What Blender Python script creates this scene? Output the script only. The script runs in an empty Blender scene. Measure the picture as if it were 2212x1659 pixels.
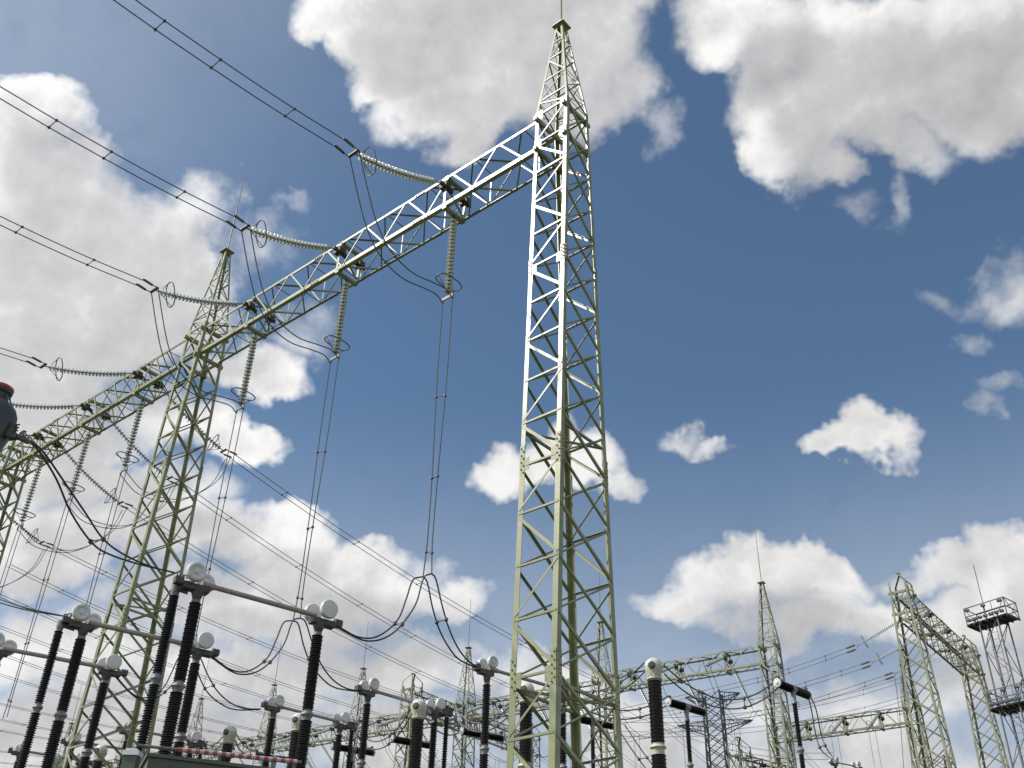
EXPOSURE = 0.0
SKYS = 0.115
DUST = 0.9
CL0 = (4.0, 4.05, 4.2)
CL1 = (5.6, 5.57, 5.65)
CL2 = (8.8, 8.7, 8.55)
import bpy, math, random
from mathutils import Vector as V, Matrix
random.seed(7)
sc = bpy.context.scene
col = sc.collection

# ------------------------------------------------------------------ camera, sky, sun, exposure
CAM = V((12.2957, -16.9136, 1.6))
YAW, PITCH, ROLL = -0.7124, 0.5944, 0.0276
FWD = V((math.sin(YAW)*math.cos(PITCH), math.cos(YAW)*math.cos(PITCH), math.sin(PITCH)))
_R = V((math.cos(YAW), -math.sin(YAW), 0)); _U = _R.cross(FWD)
RGT = _R*math.cos(ROLL) + _U*math.sin(ROLL)
UPV = _U*math.cos(ROLL) - _R*math.sin(ROLL)
cd = bpy.data.cameras.new('camera'); cam = bpy.data.objects.new('camera', cd); col.objects.link(cam)
cam.matrix_world = Matrix(((RGT.x, UPV.x, -FWD.x, CAM.x), (RGT.y, UPV.y, -FWD.y, CAM.y), (RGT.z, UPV.z, -FWD.z, CAM.z), (0, 0, 0, 1)))
cd.sensor_width = 36.0; cd.lens = 3263.36/3264*36; cd.clip_start = 0.1; cd.clip_end = 6000
sc.camera = cam
FPX = 2211.6

def raydir(u, v):
    return FWD + RGT*((u-1106)/FPX) - UPV*((v-829.5)/FPX)
def at(u, v, x=None, y=None, z=None):
    d = raydir(u, v)
    if x is not None: t = (x-CAM.x)/d.x
    elif y is not None: t = (y-CAM.y)/d.y
    else: t = (z-CAM.z)/d.z
    return CAM + d*t

SUN_EL = math.radians(44); SUN_D = V((-0.63, -0.777, 0)).normalized()
SUN = V((SUN_D.x*math.cos(SUN_EL), SUN_D.y*math.cos(SUN_EL), math.sin(SUN_EL)))
ld = bpy.data.lights.new('sun', 'SUN'); lo = bpy.data.objects.new('sun', ld); col.objects.link(lo)
ld.energy = 4.0; ld.angle = math.radians(0.5); ld.color = (1, 0.95, 0.87)
lo.rotation_euler = SUN.to_track_quat('Z', 'Y').to_euler(); lo.location = (0, 0, 60)
sc.view_settings.view_transform = 'Standard'; sc.view_settings.look = 'None'
sc.view_settings.exposure = EXPOSURE; sc.view_settings.gamma = 1
sc.render.resolution_x = 1024; sc.render.resolution_y = 768

w = bpy.data.worlds.new('World'); sc.world = w; w.use_nodes = True
NT = w.node_tree; NT.nodes.clear()
def nd(nt, t, **k):
    n = nt.nodes.new(t)
    for a, b in k.items():
        if isinstance(a, str) and a.startswith('i_'): n.inputs[a[2:]].default_value = b
        else: setattr(n, a, b)
    return n
def mth(nt, op, a, b=None, c=None):
    n = nt.nodes.new('ShaderNodeMath'); n.operation = op
    for i, q in enumerate((a, b, c)):
        if q is None: continue
        if isinstance(q, (int, float)): n.inputs[i].default_value = q
        else: nt.links.new(q, n.inputs[i])
    return n.outputs[0]
def vth(nt, op, a, b=None, s=None):
    n = nt.nodes.new('ShaderNodeVectorMath'); n.operation = op
    for i, q in enumerate((a, b)):
        if q is None: continue
        if isinstance(q, (tuple, V)): n.inputs[i].default_value = tuple(q)
        else: nt.links.new(q, n.inputs[i])
    if s is not None: n.inputs['Scale'].default_value = s
    return n.outputs['Value'] if op in ('LENGTH', 'DOT_PRODUCT') else n.outputs[0]
def noise(nt, vec, scale, detail=4, rough=.55, dist=0, col_=False):
    n = nt.nodes.new('ShaderNodeTexNoise'); n.inputs['Scale'].default_value = scale; n.inputs['Detail'].default_value = detail
    n.inputs['Roughness'].default_value = rough; n.inputs['Distortion'].default_value = dist
    nt.links.new(vec, n.inputs['Vector']); return n.outputs['Color' if col_ else 'Fac']
def rng(nt, v, a, b, c, d, smooth=True):
    n = nt.nodes.new('ShaderNodeMapRange'); n.interpolation_type = 'SMOOTHSTEP' if smooth else 'LINEAR'
    nt.links.new(v, n.inputs[0])
    for i, q in enumerate((a, b, c, d)): n.inputs[i+1].default_value = q
    return n.outputs[0]

# cumulus: every cloud bank is a soft ellipsoid on the sky sphere (direction, half widths in radians, strength)
BANKS = [
 (850,60,200,85,0,1),(740,85,95,50,0,.9),(1060,60,260,85,0,1),(1180,130,190,150,15,1),(1010,220,190,85,25,1),(990,320,95,55,60,.8),
 (1290,220,140,60,35,.7),(850,205,80,45,10,.8),(1080,-40,420,90,0,1),(930,190,120,70,20,.9),
 (1620,60,150,95,10,.9),(1800,150,230,120,30,1),(1960,90,260,110,-10,1),(2130,150,150,110,-10,1),(1690,250,110,150,10,.95),
 (1930,250,150,60,-10,.6),(950,150,160,80,10,.9),(1400,260,60,50,30,.35),(1760,350,70,45,30,.6),(1945,390,26,50,0,.24),(1640,350,50,70,10,.8),(2180,60,200,150,0,.9),(1850,420,35,30,0,.15),
 (40,250,130,75,20,1),(130,340,130,80,40,1),(330,520,130,90,45,.9),(90,400,230,130,25,1),(240,540,240,150,30,1),(120,620,330,150,10,1),(330,690,210,110,15,1),(100,760,300,90,0,1),(60,860,220,70,0,.9),
 (430,590,60,70,40,.85),(250,420,120,70,45,.8),(570,560,65,40,20,.14),(600,490,30,16,0,.12),(690,680,65,60,30,.24),(560,800,110,55,0,.75),(650,730,50,30,0,.28),
 (520,965,90,42,0,.8),(460,930,60,35,0,.6),(330,930,150,60,0,.7),(120,960,220,75,0,.85),(200,1060,260,70,0,.85),
 (640,1160,110,70,10,.9),(840,1180,110,65,0,.9),(760,1260,240,90,5,1),(500,1180,130,80,0,.85),(280,1180,280,100,0,.95),(60,1200,200,100,0,.9),
 (540,1330,330,70,0,.8),(990,1300,90,40,10,.7),
 (1080,1030,75,62,0,.9),(1190,1025,140,50,0,.8),(1330,1060,50,40,0,.6),(1435,950,60,22,-25,.36),(1512,990,30,13,-10,.26),
 (1830,978,110,40,5,.95),(1930,918,85,45,-20,.95),(1895,955,80,40,0,.9),
 (1440,1310,120,55,0,.9),(1580,1270,190,70,0,.95),(1740,1240,150,60,0,.85),(1850,1330,190,60,0,.7),(1640,1350,260,45,0,.6),
 (2080,1230,150,62,-10,.95),(2210,1230,130,110,0,1),(2130,1330,190,90,0,.9),(1980,1230,70,40,0,.6),
 (2165,590,85,60,35,.3),(2030,605,46,32,-20,.24),(2120,540,40,20,20,.25),(2120,722,28,26,30,.16),(2130,880,40,26,30,.22),(2180,820,50,20,10,.1),
 (2150,1450,220,70,0,.6),(1800,1520,420,90,0,.52),(1950,1640,420,110,0,.62),(1450,1600,350,120,0,.52),
 (1130,1500,200,60,0,.42),(860,1430,300,70,0,.62),(450,1450,330,90,0,.7),(120,1440,300,110,0,.72),(800,1600,420,120,0,.62),
 (300,1600,420,130,0,.72),(60,1620,320,120,0,.75),(1150,1680,420,110,0,.6)]
def make_field(name, sel, warp, det):
    g = bpy.data.node_groups.new(name, 'ShaderNodeTree')
    g.interface.new_socket('Vector', in_out='INPUT', socket_type='NodeSocketVector')
    g.interface.new_socket('Field', in_out='OUTPUT', socket_type='NodeSocketFloat')
    gi = g.nodes.new('NodeGroupInput'); go = g.nodes.new('NodeGroupOutput')
    d = gi.outputs[0]
    w1 = vth(g, 'SUBTRACT', noise(g, d, 6, 5 if det else 1, .62, 0, True), (.5, .5, .5))
    dd = vth(g, 'ADD', d, vth(g, 'SCALE', w1, None, warp))
    f = None
    for (u, v, a, b, rot, s) in BANKS:
        if not sel(a*b): continue
        c = raydir(u, v).normalized(); k = 1/(FPX*raydir(u, v).length)
        e1 = (RGT - c*RGT.dot(c)).normalized(); e2 = c.cross(e1)
        r = math.radians(-rot); x = e1*math.cos(r)+e2*math.sin(r); y = c.cross(x)
        src = dd
        if f is not None:      # chain the banks so that the shader keeps few values at a time
            q = g.nodes.new('ShaderNodeVectorMath'); q.operation = 'MULTIPLY_ADD'
            g.links.new(f, q.inputs[0]); q.inputs[1].default_value = (1e-7,)*3; g.links.new(dd, q.inputs[2])
            src = q.outputs[0]
        p = vth(g, 'DOT_PRODUCT', src, tuple(x/(a*k*1.12))); q = vth(g, 'DOT_PRODUCT', src, tuple(y/(b*k*1.12)))
        t = mth(g, 'MULTIPLY_ADD', mth(g, 'MULTIPLY_ADD', p, p, mth(g, 'MULTIPLY', q, q)), -s, s)
        f = t if f is None else mth(g, 'SMOOTH_MAX', f, t, .25)
    up = rng(g, vth(g, 'DOT_PRODUCT', d, (0, 0, 1)), -.02, .02, -3, 0)
    f = mth(g, 'ADD', mth(g, 'MAXIMUM', f, -1.0), up)
    if det:   # other parts of the sky, behind and beside the view
        far = rng(g, vth(g, 'DOT_PRODUCT', d, FWD), .80, .62, 0, 1)
        gen = mth(g, 'MULTIPLY', mth(g, 'MULTIPLY_ADD', noise(g, d, 2.6, 4, .6), 3.2, -1.5), far)
        f = mth(g, 'MAXIMUM', f, mth(g, 'SUBTRACT', gen, rng(g, far, 0, .3, .75, 0, False)))
        f = mth(g, 'MULTIPLY_ADD', mth(g, 'SUBTRACT', noise(g, d, 9, 8, .57), .5), 1.75, f)
    g.links.new(f, go.inputs[0])
    return g
CF = make_field('cloud_field', lambda A: True, .15, True)
CB = make_field('cloud_bulk', lambda A: A > 9500, .09, False)
tc = NT.nodes.new('ShaderNodeTexCoord').outputs['Generated']
def field(g, vec):
    n = NT.nodes.new('ShaderNodeGroup'); n.node_tree = g; NT.links.new(vec, n.inputs[0]); return n.outputs[0]
F0 = field(CF, tc)
sun1 = vth(NT, 'ADD', tc, tuple(SUN*.06)); sun2 = vth(NT, 'ADD', tc, tuple(SUN*.02))
B1 = field(CB, sun1)
alpha = rng(NT, F0, -.14, .66, 0, 1)
# thin high haze: towards the sun and low over the horizon
up_ = vth(NT, 'DOT_PRODUCT', tc, (0, 0, 1))
veil = mth(NT, 'MAXIMUM', rng(NT, vth(NT, 'DOT_PRODUCT', tc, tuple(SUN)), .42, 1.0, 0, .34), rng(NT, up_, .56, .10, 0, .55))
veil = mth(NT, 'MULTIPLY', veil, rng(NT, noise(NT, tc, 3, 4, .6), .25, .65, .75, 1.1))
alpha = mth(NT, 'MAXIMUM', alpha, veil)
gd = mth(NT, 'SUBTRACT', noise(NT, tc, 10, 6, .6), noise(NT, sun2, 10, 6, .6))
thick = rng(NT, F0, .0, 1.3, 0, 1)
shade = rng(NT, B1, -.35, .95, 0, 1)                    # how much cloud lies towards the sun
lit = mth(NT, 'MULTIPLY_ADD', shade, -.50, 1.02)
lit = mth(NT, 'MULTIPLY_ADD', gd, 1.5, lit)
lit = mth(NT, 'MULTIPLY_ADD', thick, -.22, lit)
cr = NT.nodes.new('ShaderNodeValToRGB'); NT.links.new(lit, cr.inputs[0])
e = cr.color_ramp.elements
e[0].position = 0; e[0].color = (*CL0, 1); e[1].position = 1; e[1].color = (*CL2, 1)
x = e.new(.5); x.color = (*CL1, 1)
sky = NT.nodes.new('ShaderNodeTexSky'); sky.sky_type = 'NISHITA'; sky.sun_disc = False
sky.sun_elevation = SUN_EL; sky.sun_rotation = math.atan2(SUN_D.x, SUN_D.y)
sky.air_density = 1.0; sky.dust_density = DUST; sky.ozone_density = 1.6; sky.altitude = 300
fwd = rng(NT, vth(NT, 'DOT_PRODUCT', tc, tuple(SUN)), .0, .75, .88, 1.1)   # clouds towards the sun are brighter
cm = vth(NT, 'MULTIPLY', cr.outputs[0], (1, 1, 1)); NT.links.new(fwd, cm.node.inputs[1])
mx = NT.nodes.new('ShaderNodeMix'); mx.data_type = 'RGBA'
NT.links.new(alpha, mx.inputs['Factor']); NT.links.new(vth(NT, 'MULTIPLY', sky.outputs[0], (.88, 1.0, 1.02)), mx.inputs['A']); NT.links.new(cm, mx.inputs['B'])
bg = NT.nodes.new('ShaderNodeBackground'); bg.inputs[1].default_value = SKYS
NT.links.new(mx.outputs['Result'], bg.inputs[0])
NT.links.new(bg.outputs[0], NT.nodes.new('ShaderNodeOutputWorld').inputs[0])
w.cycles.sampling_method = 'MANUAL'; w.cycles.sample_map_resolution = 256
sc.cycles.max_bounces = 6; sc.cycles.diffuse_bounces = 2; sc.cycles.transparent_max_bounces = 8; sc.cycles.caustics_reflective = False; sc.cycles.caustics_refractive = False
sc.cycles.use_adaptive_sampling = True; sc.cycles.adaptive_threshold = 0.015

# ------------------------------------------------------------------ helpers
class MB:
    """collects shapes; build() links them as ONE mesh object"""
    def __init__(s): s.v = []; s.f = []; s.sm = []
    def add(s, vs, fs, smooth=False):
        o = len(s.v); s.v += [tuple(q) for q in vs]
        s.f += [tuple(i+o for i in f) for f in fs]; s.sm += [smooth]*len(fs)
    def prism(s, p0, p1, a, b, ra=(0, 1), rb=(0, 1)):
        """box swept from p0 to p1; cross-section spans ra along a and rb along b"""
        a = V(a); b = V(b); p0 = V(p0); p1 = V(p1); vs = []
        for p in (p0, p1):
            for (x, y) in ((ra[0], rb[0]), (ra[1], rb[0]), (ra[1], rb[1]), (ra[0], rb[1])): vs.append(p+a*x+b*y)
        s.add(vs, [(0, 3, 2, 1), (4, 5, 6, 7), (0, 1, 5, 4), (1, 2, 6, 5), (2, 3, 7, 6), (3, 0, 4, 7)])
    def angle(s, p0, p1, a, b, w, t=.009):
        """steel angle: the corner runs p0-p1, flanges point along a and b"""
        s.prism(p0, p1, a, b, (0, w), (0, t)); s.prism(p0, p1, a, b, (0, t), (t, w))
    def flat(s, p0, p1, n, w, t=.008, off=0, stem=None):
        """brace lying in a face with normal n, optional stem on the inner side (small angle)"""
        p0 = V(p0); p1 = V(p1); n = V(n).normalized(); d = (p1-p0).normalized(); a = d.cross(n).normalized()
        s.prism(p0, p1, a, n, (-w/2, w/2), (off, off+t))
        if stem: s.prism(p0, p1, a, n, (w/2-t, w/2), (off-stem, off))
    def tube(s, pts, r, seg=6, closed=False):
        pts = [V(p) for p in pts]; n = len(pts); vs = []; fs = []
        up = None
        for i, p in enumerate(pts):
            if closed: d = pts[(i+1) % n]-pts[i-1]
            else: d = pts[min(i+1, n-1)]-pts[max(i-1, 0)]
            d.normalize()
            if up is None: up = V((0, 0, 1)) if abs(d.z) < .9 else V((1, 0, 0))
            a = d.cross(up).normalized(); up = a.cross(d).normalized()
            for k in range(seg):
                t = 2*math.pi*k/seg; vs.append(p + a*(r*math.cos(t)) + up*(r*math.sin(t)))
        m = n if closed else n-1
        for i in range(m):
            for k in range(seg):
                j = (i+1) % n; fs.append((i*seg+k, i*seg+(k+1) % seg, j*seg+(k+1) % seg, j*seg+k))
        if not closed: fs += [tuple(range(seg-1, -1, -1)), tuple(range((n-1)*seg, n*seg))]
        s.add(vs, fs, True)
    def lathe(s, prof, seg=16, o=(0, 0, 0), ax=(0, 0, 1)):
        """prof: (radius, height) pairs along axis ax from o"""
        o = V(o); ax = V(ax).normalized(); t = V((1, 0, 0)) if abs(ax.x) < .9 else V((0, 1, 0))
        a = ax.cross(t).normalized(); b = ax.cross(a); vs = []; fs = []
        for r, h in prof:
            for k in range(seg):
                q = 2*math.pi*k/seg; vs.append(o + ax*h + a*(r*math.cos(q)) + b*(r*math.sin(q)))
        for i in range(len(prof)-1):
            for k in range(seg): fs.append((i*seg+k, i*seg+(k+1) % seg, (i+1)*seg+(k+1) % seg, (i+1)*seg+k))
        fs += [tuple(range(seg-1, -1, -1)), tuple(range((len(prof)-1)*seg, len(prof)*seg))]
        s.add(vs, fs, True)
    def box(s, c, d, rz=0):
        c = V(c); x = V((math.cos(rz), math.sin(rz), 0)); y = V((-math.sin(rz), math.cos(rz), 0))
        s.prism(c-V((0, 0, d[2]/2)), c+V((0, 0, d[2]/2)), x, y, (-d[0]/2, d[0]/2), (-d[1]/2, d[1]/2))
    def mesh(s, name, mat):
        m = bpy.data.meshes.new(name); m.from_pydata(s.v, [], s.f)
        for p, q in zip(m.polygons, s.sm): p.use_smooth = q
        if any(s.sm) :
            try: m.set_sharp_from_angle(angle=math.radians(40))
            except Exception: pass
        m.materials.append(mat); m.update(); return m
    def build(s, name, mat, parent=None, label=None):
        return link(name, s.mesh(name, mat), parent, label)
def link(name, mesh, parent=None, label=None, loc=None, rot=None):
    o = bpy.data.objects.new(name, mesh); col.objects.link(o)
    if parent: o.parent = parent
    if label: o['label'] = label
    if loc is not None: o.location = loc
    if rot is not None: o.rotation_euler = rot
    return o
def tag(o, label=None, cat=None, group=None, kind=None):
    if label:
        o['label'] = label
        if len(label.split()) > 16: print('LONG', len(label.split()), label)
    if cat: o['category'] = cat
    if group: o['group'] = group
    if kind: o['kind'] = kind
    return o
def thing(name, label, cat, loc=(0, 0, 0), rz=0, group=None):
    o = bpy.data.objects.new(name, None); col.objects.link(o); o.empty_display_size = .2
    o.location = loc; o.rotation_euler = (0, 0, rz)
    return tag(o, label, cat, group)
def copy_tree(o, parent=None, loc=None, rz=None, label=None):
    c = o.copy(); col.objects.link(c); c.parent = parent
    if loc is not None: c.location = loc
    if rz is not None: c.rotation_euler = (0, 0, rz)
    if label: c['label'] = label
    for ch in KIDS.get(o.name, []) : copy_tree(ch, c)
    return c
KIDS = {}
def index_kids(o):
    KIDS[o.name] = [q for q in bpy.data.objects if q.parent == o]
    for q in KIDS[o.name]: index_kids(q)
def lerp(a, b, t): return V(a)*(1-t)+V(b)*t
def spline(pts, n=8):
    pts = [V(p) for p in pts]; out = []
    P = [pts[0]*2-pts[1]]+pts+[pts[-1]*2-pts[-2]]
    for i in range(1, len(P)-2):
        p0, p1, p2, p3 = P[i-1:i+3]
        for k in range(n):
            t = k/n
            out.append(.5*((2*p1)+(p2-p0)*t+(2*p0-5*p1+4*p2-p3)*t*t+(3*p1-p0-3*p2+p3)*t**3))
    out.append(pts[-1]); return out
def sagging(a, b, sag, n=20):
    return [lerp(a, b, i/n)-V((0, 0, sag*4*(i/n)*(1-i/n))) for i in range(n+1)]

# ------------------------------------------------------------------ materials
def mat(name, colour, rough=.5, metal=0., vary=.0, vscale=3., second=None, bump=0., spec=.5, trans=0., coat=0., rvary=0., wear=False):
    m = bpy.data.materials.new(name); m.use_nodes = True; nt = m.node_tree; b = nt.nodes['Principled BSDF']
    b.inputs['Base Color'].default_value = (*colour, 1); b.inputs['Roughness'].default_value = rough
    b.inputs['Metallic'].default_value = metal; b.inputs['Specular IOR Level'].default_value = spec
    b.inputs['Transmission Weight'].default_value = trans; b.inputs['Coat Weight'].default_value = coat
    tcn = nt.nodes.new('ShaderNodeTexCoord').outputs['Object']
    if vary or second:
        f = noise(nt, tcn, vscale, 6, .62)
        r = rng(nt, f, .36, .66, 0, 1)
        mx = nt.nodes.new('ShaderNodeMix'); mx.data_type = 'RGBA'; nt.links.new(r, mx.inputs['Factor'])
        mx.inputs['A'].default_value = (*colour, 1)
        s2 = second or tuple(c*(1-vary) for c in colour); mx.inputs['B'].default_value = (*s2, 1)
        res = mx.outputs['Result']
        if wear:      # each member its own tone, small rust spots
            oi = nt.nodes.new('ShaderNodeObjectInfo').outputs['Random']
            tone = rng(nt, oi, 0, 1, .82, 1.08, False); tv = vth(nt, 'MULTIPLY', res, (1, 1, 1)); nt.links.new(tone, tv.node.inputs[1])
            m2 = nt.nodes.new('ShaderNodeMix'); m2.data_type = 'RGBA'; nt.links.new(tv, m2.inputs['A']); m2.inputs['B'].default_value = (.15, .095, .05, 1)
            nt.links.new(rng(nt, noise(nt, tcn, 7, 6, .7), .62, .74, 0, .75), m2.inputs['Factor']); res = m2.outputs['Result']
        nt.links.new(res, b.inputs['Base Color'])
        if rvary:
            nt.links.new(rng(nt, f, .3, .7, rough-rvary, rough+rvary), b.inputs['Roughness'])
    if bump:
        bp = nt.nodes.new('ShaderNodeBump'); bp.inputs['Strength'].default_value = bump; bp.inputs['Distance'].default_value = .01
        nt.links.new(noise(nt, tcn, vscale*9, 5, .6), bp.inputs['Height']); nt.links.new(bp.outputs[0], b.inputs['Normal'])
    return m
STEEL = mat('green grey painted steel', (.315, .33, .175), .36, 0, vscale=1.3, second=(.205, .225, .10), bump=.25, spec=.7, rvary=.06, wear=True)
STEELF = mat('green grey painted steel far', (.30, .31, .20), .45, 0, vscale=.8, second=(.20, .21, .13), spec=.5, wear=True)
DARKST = mat('dark galvanised steel', (.055, .055, .055), .5, .3, vary=.4, vscale=2)
MASTST = mat('grey galvanised steel', (.20, .20, .20), .5, .3, vary=.3, vscale=2)
GALV = mat('dull galvanised fittings', (.20, .19, .175), .55, .25, vary=.4, vscale=8)
CABLEN = mat('dark near cable', (.035, .038, .042), .65, .1)
BRACK = mat('dark weathered bracket', (.085, .075, .05), .6, .2, vary=.5, vscale=9)
CABLE = mat('weathered aluminium cable', (.12, .13, .135), .6, .3)
CABLEF = mat('weathered aluminium line', (.15, .16, .17), .6, .3)
PORC = mat('dark brown glazed porcelain', (.010, .007, .007), .32, 0, vary=.3, vscale=5, spec=.38)
PORCR = mat('red brown glazed porcelain', (.024, .010, .008), .30, 0, vary=.3, vscale=5, spec=.5)
CEMENT = mat('cast grey flange', (.33, .33, .33), .6, .2, vary=.45, vscale=12)
WHITE = mat('white painted corona shield', (.74, .73, .71), .3, 0, vary=.07, vscale=2.5, spec=.5)
RUST = mat('brown rust stain', (.30, .17, .09), .8)
TUBE = mat('dull aluminium contact tube', (.42, .36, .335), .45, .25, vary=.15, vscale=4)
CREAM = mat('cream painted casting', (.60, .60, .47), .4, 0, vary=.14, vscale=6)
DOME = mat('white painted dome', (.74, .73, .68), .35, 0, vary=.1, vscale=6)
BOX = mat('dark grey mechanism housing', (.11, .10, .10), .5, .2, vary=.4, vscale=9)
GLASS = mat('pale green toughened glass', (.80, .86, .80), .07, 0, spec=1.0, trans=.25, coat=.6)
GLASSF = mat('pale green glass seen far off', (.52, .57, .53), .15, 0, spec=.9)
CAPM = mat('dark cast caps', (.05, .065, .05), .5, .4)
BLUEGR = mat('blue grey enamel', (.050, .062, .068), .38, 0, vary=.25, vscale=6, spec=.5)
ORANGE = mat('orange level glass', (.42, .075, .015), .4)
REDP = mat('red painted band', (.40, .085, .095), .5)
WHITEP = mat('white painted band', (.48, .46, .45), .5)
PANEL = mat('grey green cabinet enamel', (.105, .125, .095), .5, 0, vary=.12, vscale=2)
PANELG = mat('blue grey cabinet panel', (.085, .095, .105), .5, 0, vary=.12, vscale=2)
ROOFW = mat('bright sheet metal lid', (.75, .76, .78), .3, 0)
CONC = mat('weathered concrete', (.36, .35, .32), .9, 0, vary=.3, vscale=4, bump=.4)
GRAVEL = mat('gravel and dry grass ground', (.13, .12, .09), .95, 0, vscale=.35, second=(.045, .065, .02), bump=.9)

# ------------------------------------------------------------------ ground
W0, ZB, HB, BH = 1.2, 24.366, 1.288, .4638      # tower width, underside and depth of the beams, beam half width
ZK, ZT = 25.893, 30.096
def dyz(z): return .516+.0325*(ZK-z) if z <= ZK else .516+(.126-.516)*(z-ZK)/(ZT-ZK)
def dxz(z): return W0/2 if z <= ZK else W0/2+(.126-W0/2)*(z-ZK)/(ZT-ZK)
g = MB(); n = 24; R = 2600
vs = [(0, 0, 0)]; fs = []
for i, rr in enumerate((60, 250, 900, R)):
    for k in range(n): vs.append((rr*math.cos(6.2832*k/n), rr*math.sin(6.2832*k/n), 0))
for k in range(n): fs.append((0, 1+k, 1+(k+1) % n))
for i in range(3):
    for k in range(n): fs.append((1+i*n+k, 1+(i+1)*n+k, 1+(i+1)*n+(k+1) % n, 1+i*n+(k+1) % n))
g.add(vs, fs); tag(g.build('ground', GRAVEL), kind='structure')

# ------------------------------------------------------------------ lattice towers and beams
NODES = [25.75, 24.5, 23.25, 22.05, 20.8, 19.6, 18.35, 17.1, 15.85, 14.6, 13.4, 12.15, 10.85, 9.6, 8.33, 7.1, 5.85, 4.6, 3.35, 2.1, .85, .1]
PEAK = [29.95, 29.2, 28.4, 27.35, 26.4, 25.75]
def corner(sx, sy, z): return V((sx*dxz(z), sy*dyz(z), z))
LEGS = {'F': (1, -1), 'L': (-1, -1), 'R': (1, 1), 'B': (-1, 1)}
def legw(z): return .165 if z < 8.4 else .145 if z < 13.5 else .13 if z < 19.6 else .12
def make_tower(label, spire=True, rod=4.2, m=None, near=False):
    m = m or STEEL
    t = thing('lattice_tower', label, 'lattice tower')
    for key, (sx, sy) in LEGS.items():
        b = MB(); cuts = [0, 8.4, 13.5, 19.6, ZK]
        for z0, z1 in zip(cuts, cuts[1:]):
            b.angle(corner(sx, sy, z0), corner(sx, sy, z1), (-sx, 0, 0), (0, -sy, 0), legw(z0+.1), .014)
        if spire: b.angle(corner(sx, sy, ZK), corner(sx, sy, ZT), (-sx, 0, 0), (0, -sy, 0), .075, .01)
        else: b.angle(corner(sx, sy, ZK), corner(sx, sy, ZK)+V((0, 0, .35)), (-sx, 0, 0), (0, -sy, 0), .11, .012)
        lg = b.build('leg', m, t)
        for z, h in ((8.4, .75), (13.55, .8), (19.6, .55)):   # splice plates with bolt heads, gussets at the beam
            b = MB()
            c = corner(sx, sy, z); k = legw(z-.1)
            for ax, ay in (((-sx, 0, 0), (0, -sy, 0)), ((0, -sy, 0), (-sx, 0, 0))):
                out = -V(ay)
                b.prism(c-V((0, 0, h/2)), c+V((0, 0, h/2)), ax, out, (.002, k*.96), (.002, .014))
                if near:
                    for i in range(8):
                        q = c+V(ax)*(k*(.3 if i % 2 else .7))+V((0, 0, (i-3.5)*h/8.6))
                        b.lathe([(.019, 0), (.019, .03)], 6, q+out*.014, out)
            if near and sy < 0:
                q = c+V((-sx*k, -.004, -.12)); b.prism(q-V((0, 0, .16)), q+V((0, 0, .16)), (-sx, 0, 0), (0, 1, 0), (0, .13), (-.006, .004))
            b.build('splice_plate', m, lg)
        for z in (24.4, 25.7):
            c = corner(sx, sy, z); b = MB()
            b.prism(c-V((0, 0, .2)), c+V((0, 0, .2)), (-sx, 0, 0), (0, sy, 0), (.01, .26), (.002, .014))
            b.build('gusset_plate', m, lg)
    nodes = NODES
    for face in range(4):
        b = MB()
        if face in (0, 1):                              # faces parallel to the beam: ladder with zigzag
            sy = -1 if face == 0 else 1; nrm = V((0, sy, 0))
            p = lambda sx, z: corner(sx, sy, z)+V((-sx*.03, sy*.004, 0))
            for z in nodes[:-1]: b.flat(p(-1, z), p(1, z), nrm, .05, stem=.04)
            s = 1
            for z0, z1 in zip(nodes, nodes[1:]):
                wd = .075 if s < 0 else .05
                b.flat(p(s, z0-.08), p(-s, z1+.08), nrm, wd, stem=.045); s = -s
            if spire:
                s = -1
                for z0, z1 in zip(PEAK, PEAK[1:]):
                    b.flat(p(s, z0-.05), p(-s, z1+.05), nrm, .045 if s < 0 else .032, stem=.03); s = -s
                    b.flat(p(-1, z1+.02), p(1, z1+.02), nrm, .032, stem=.03)
                b.flat(p(-1, ZT-.03), p(1, ZT-.03), nrm, .05)
        else:                                           # faces across the beam: crossed braces
            sx = 1 if face == 2 else -1; nrm = V((sx, 0, 0))
            p = lambda sy, z: corner(sx, sy, z)+V((sx*.004, -sy*.03, 0))
            for i, (z0, z1) in enumerate(zip(nodes, nodes[1:])):
                b.flat(p(-1, z0-.03), p(1, z1+.03), nrm, .07 if i % 2 else .05, stem=.045)
                b.flat(p(1, z0-.03), p(-1, z1+.03), -nrm, .045, off=.012, stem=-.03)
            if spire:
                for i, (z0, z1) in enumerate(zip(PEAK, PEAK[1:])):
                    s = 1 if i % 2 else -1
                    b.flat(p(s, z0-.05), p(-s, z1+.05), nrm, .035, stem=.03)
                    b.flat(p(-s, z0-.05), p(s, z1+.05), -nrm, .03, off=.012)
                    b.flat(p(-1, z1), p(1, z1), nrm, .03)
        b.build('bracing', m, t)
    for z in (14.3, 8.1):                               # plan frames
        y = dyz(z)-.05; b = MB()
        for q in (-.5, .5):
            b.prism((q, -y, z), (q, y, z), (1, 0, 0), (0, 0, 1), (-.03, .03), (0, .06))
        b.prism((-.5, -y, z), (.5, y, z), (.7, -.7, 0), (0, 0, 1), (-.03, .03), (.01, .05))
        b.prism((-.5, y, z), (.5, -y, z), (.7, .7, 0), (0, 0, 1), (-.03, .03), (.014, .054))
        b.build('cross_frame', m, t)
    for z in (ZB-.16, ZB+HB-.16):                       # beam bearings
        for q in (-.52, .52):
            b = MB(); b.prism((q, -.66, z), (q, .66, z), (1, 0, 0), (0, 0, 1), (-.05, .05), (0, .14)); b.build('beam_bearing', m, t)
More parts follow.
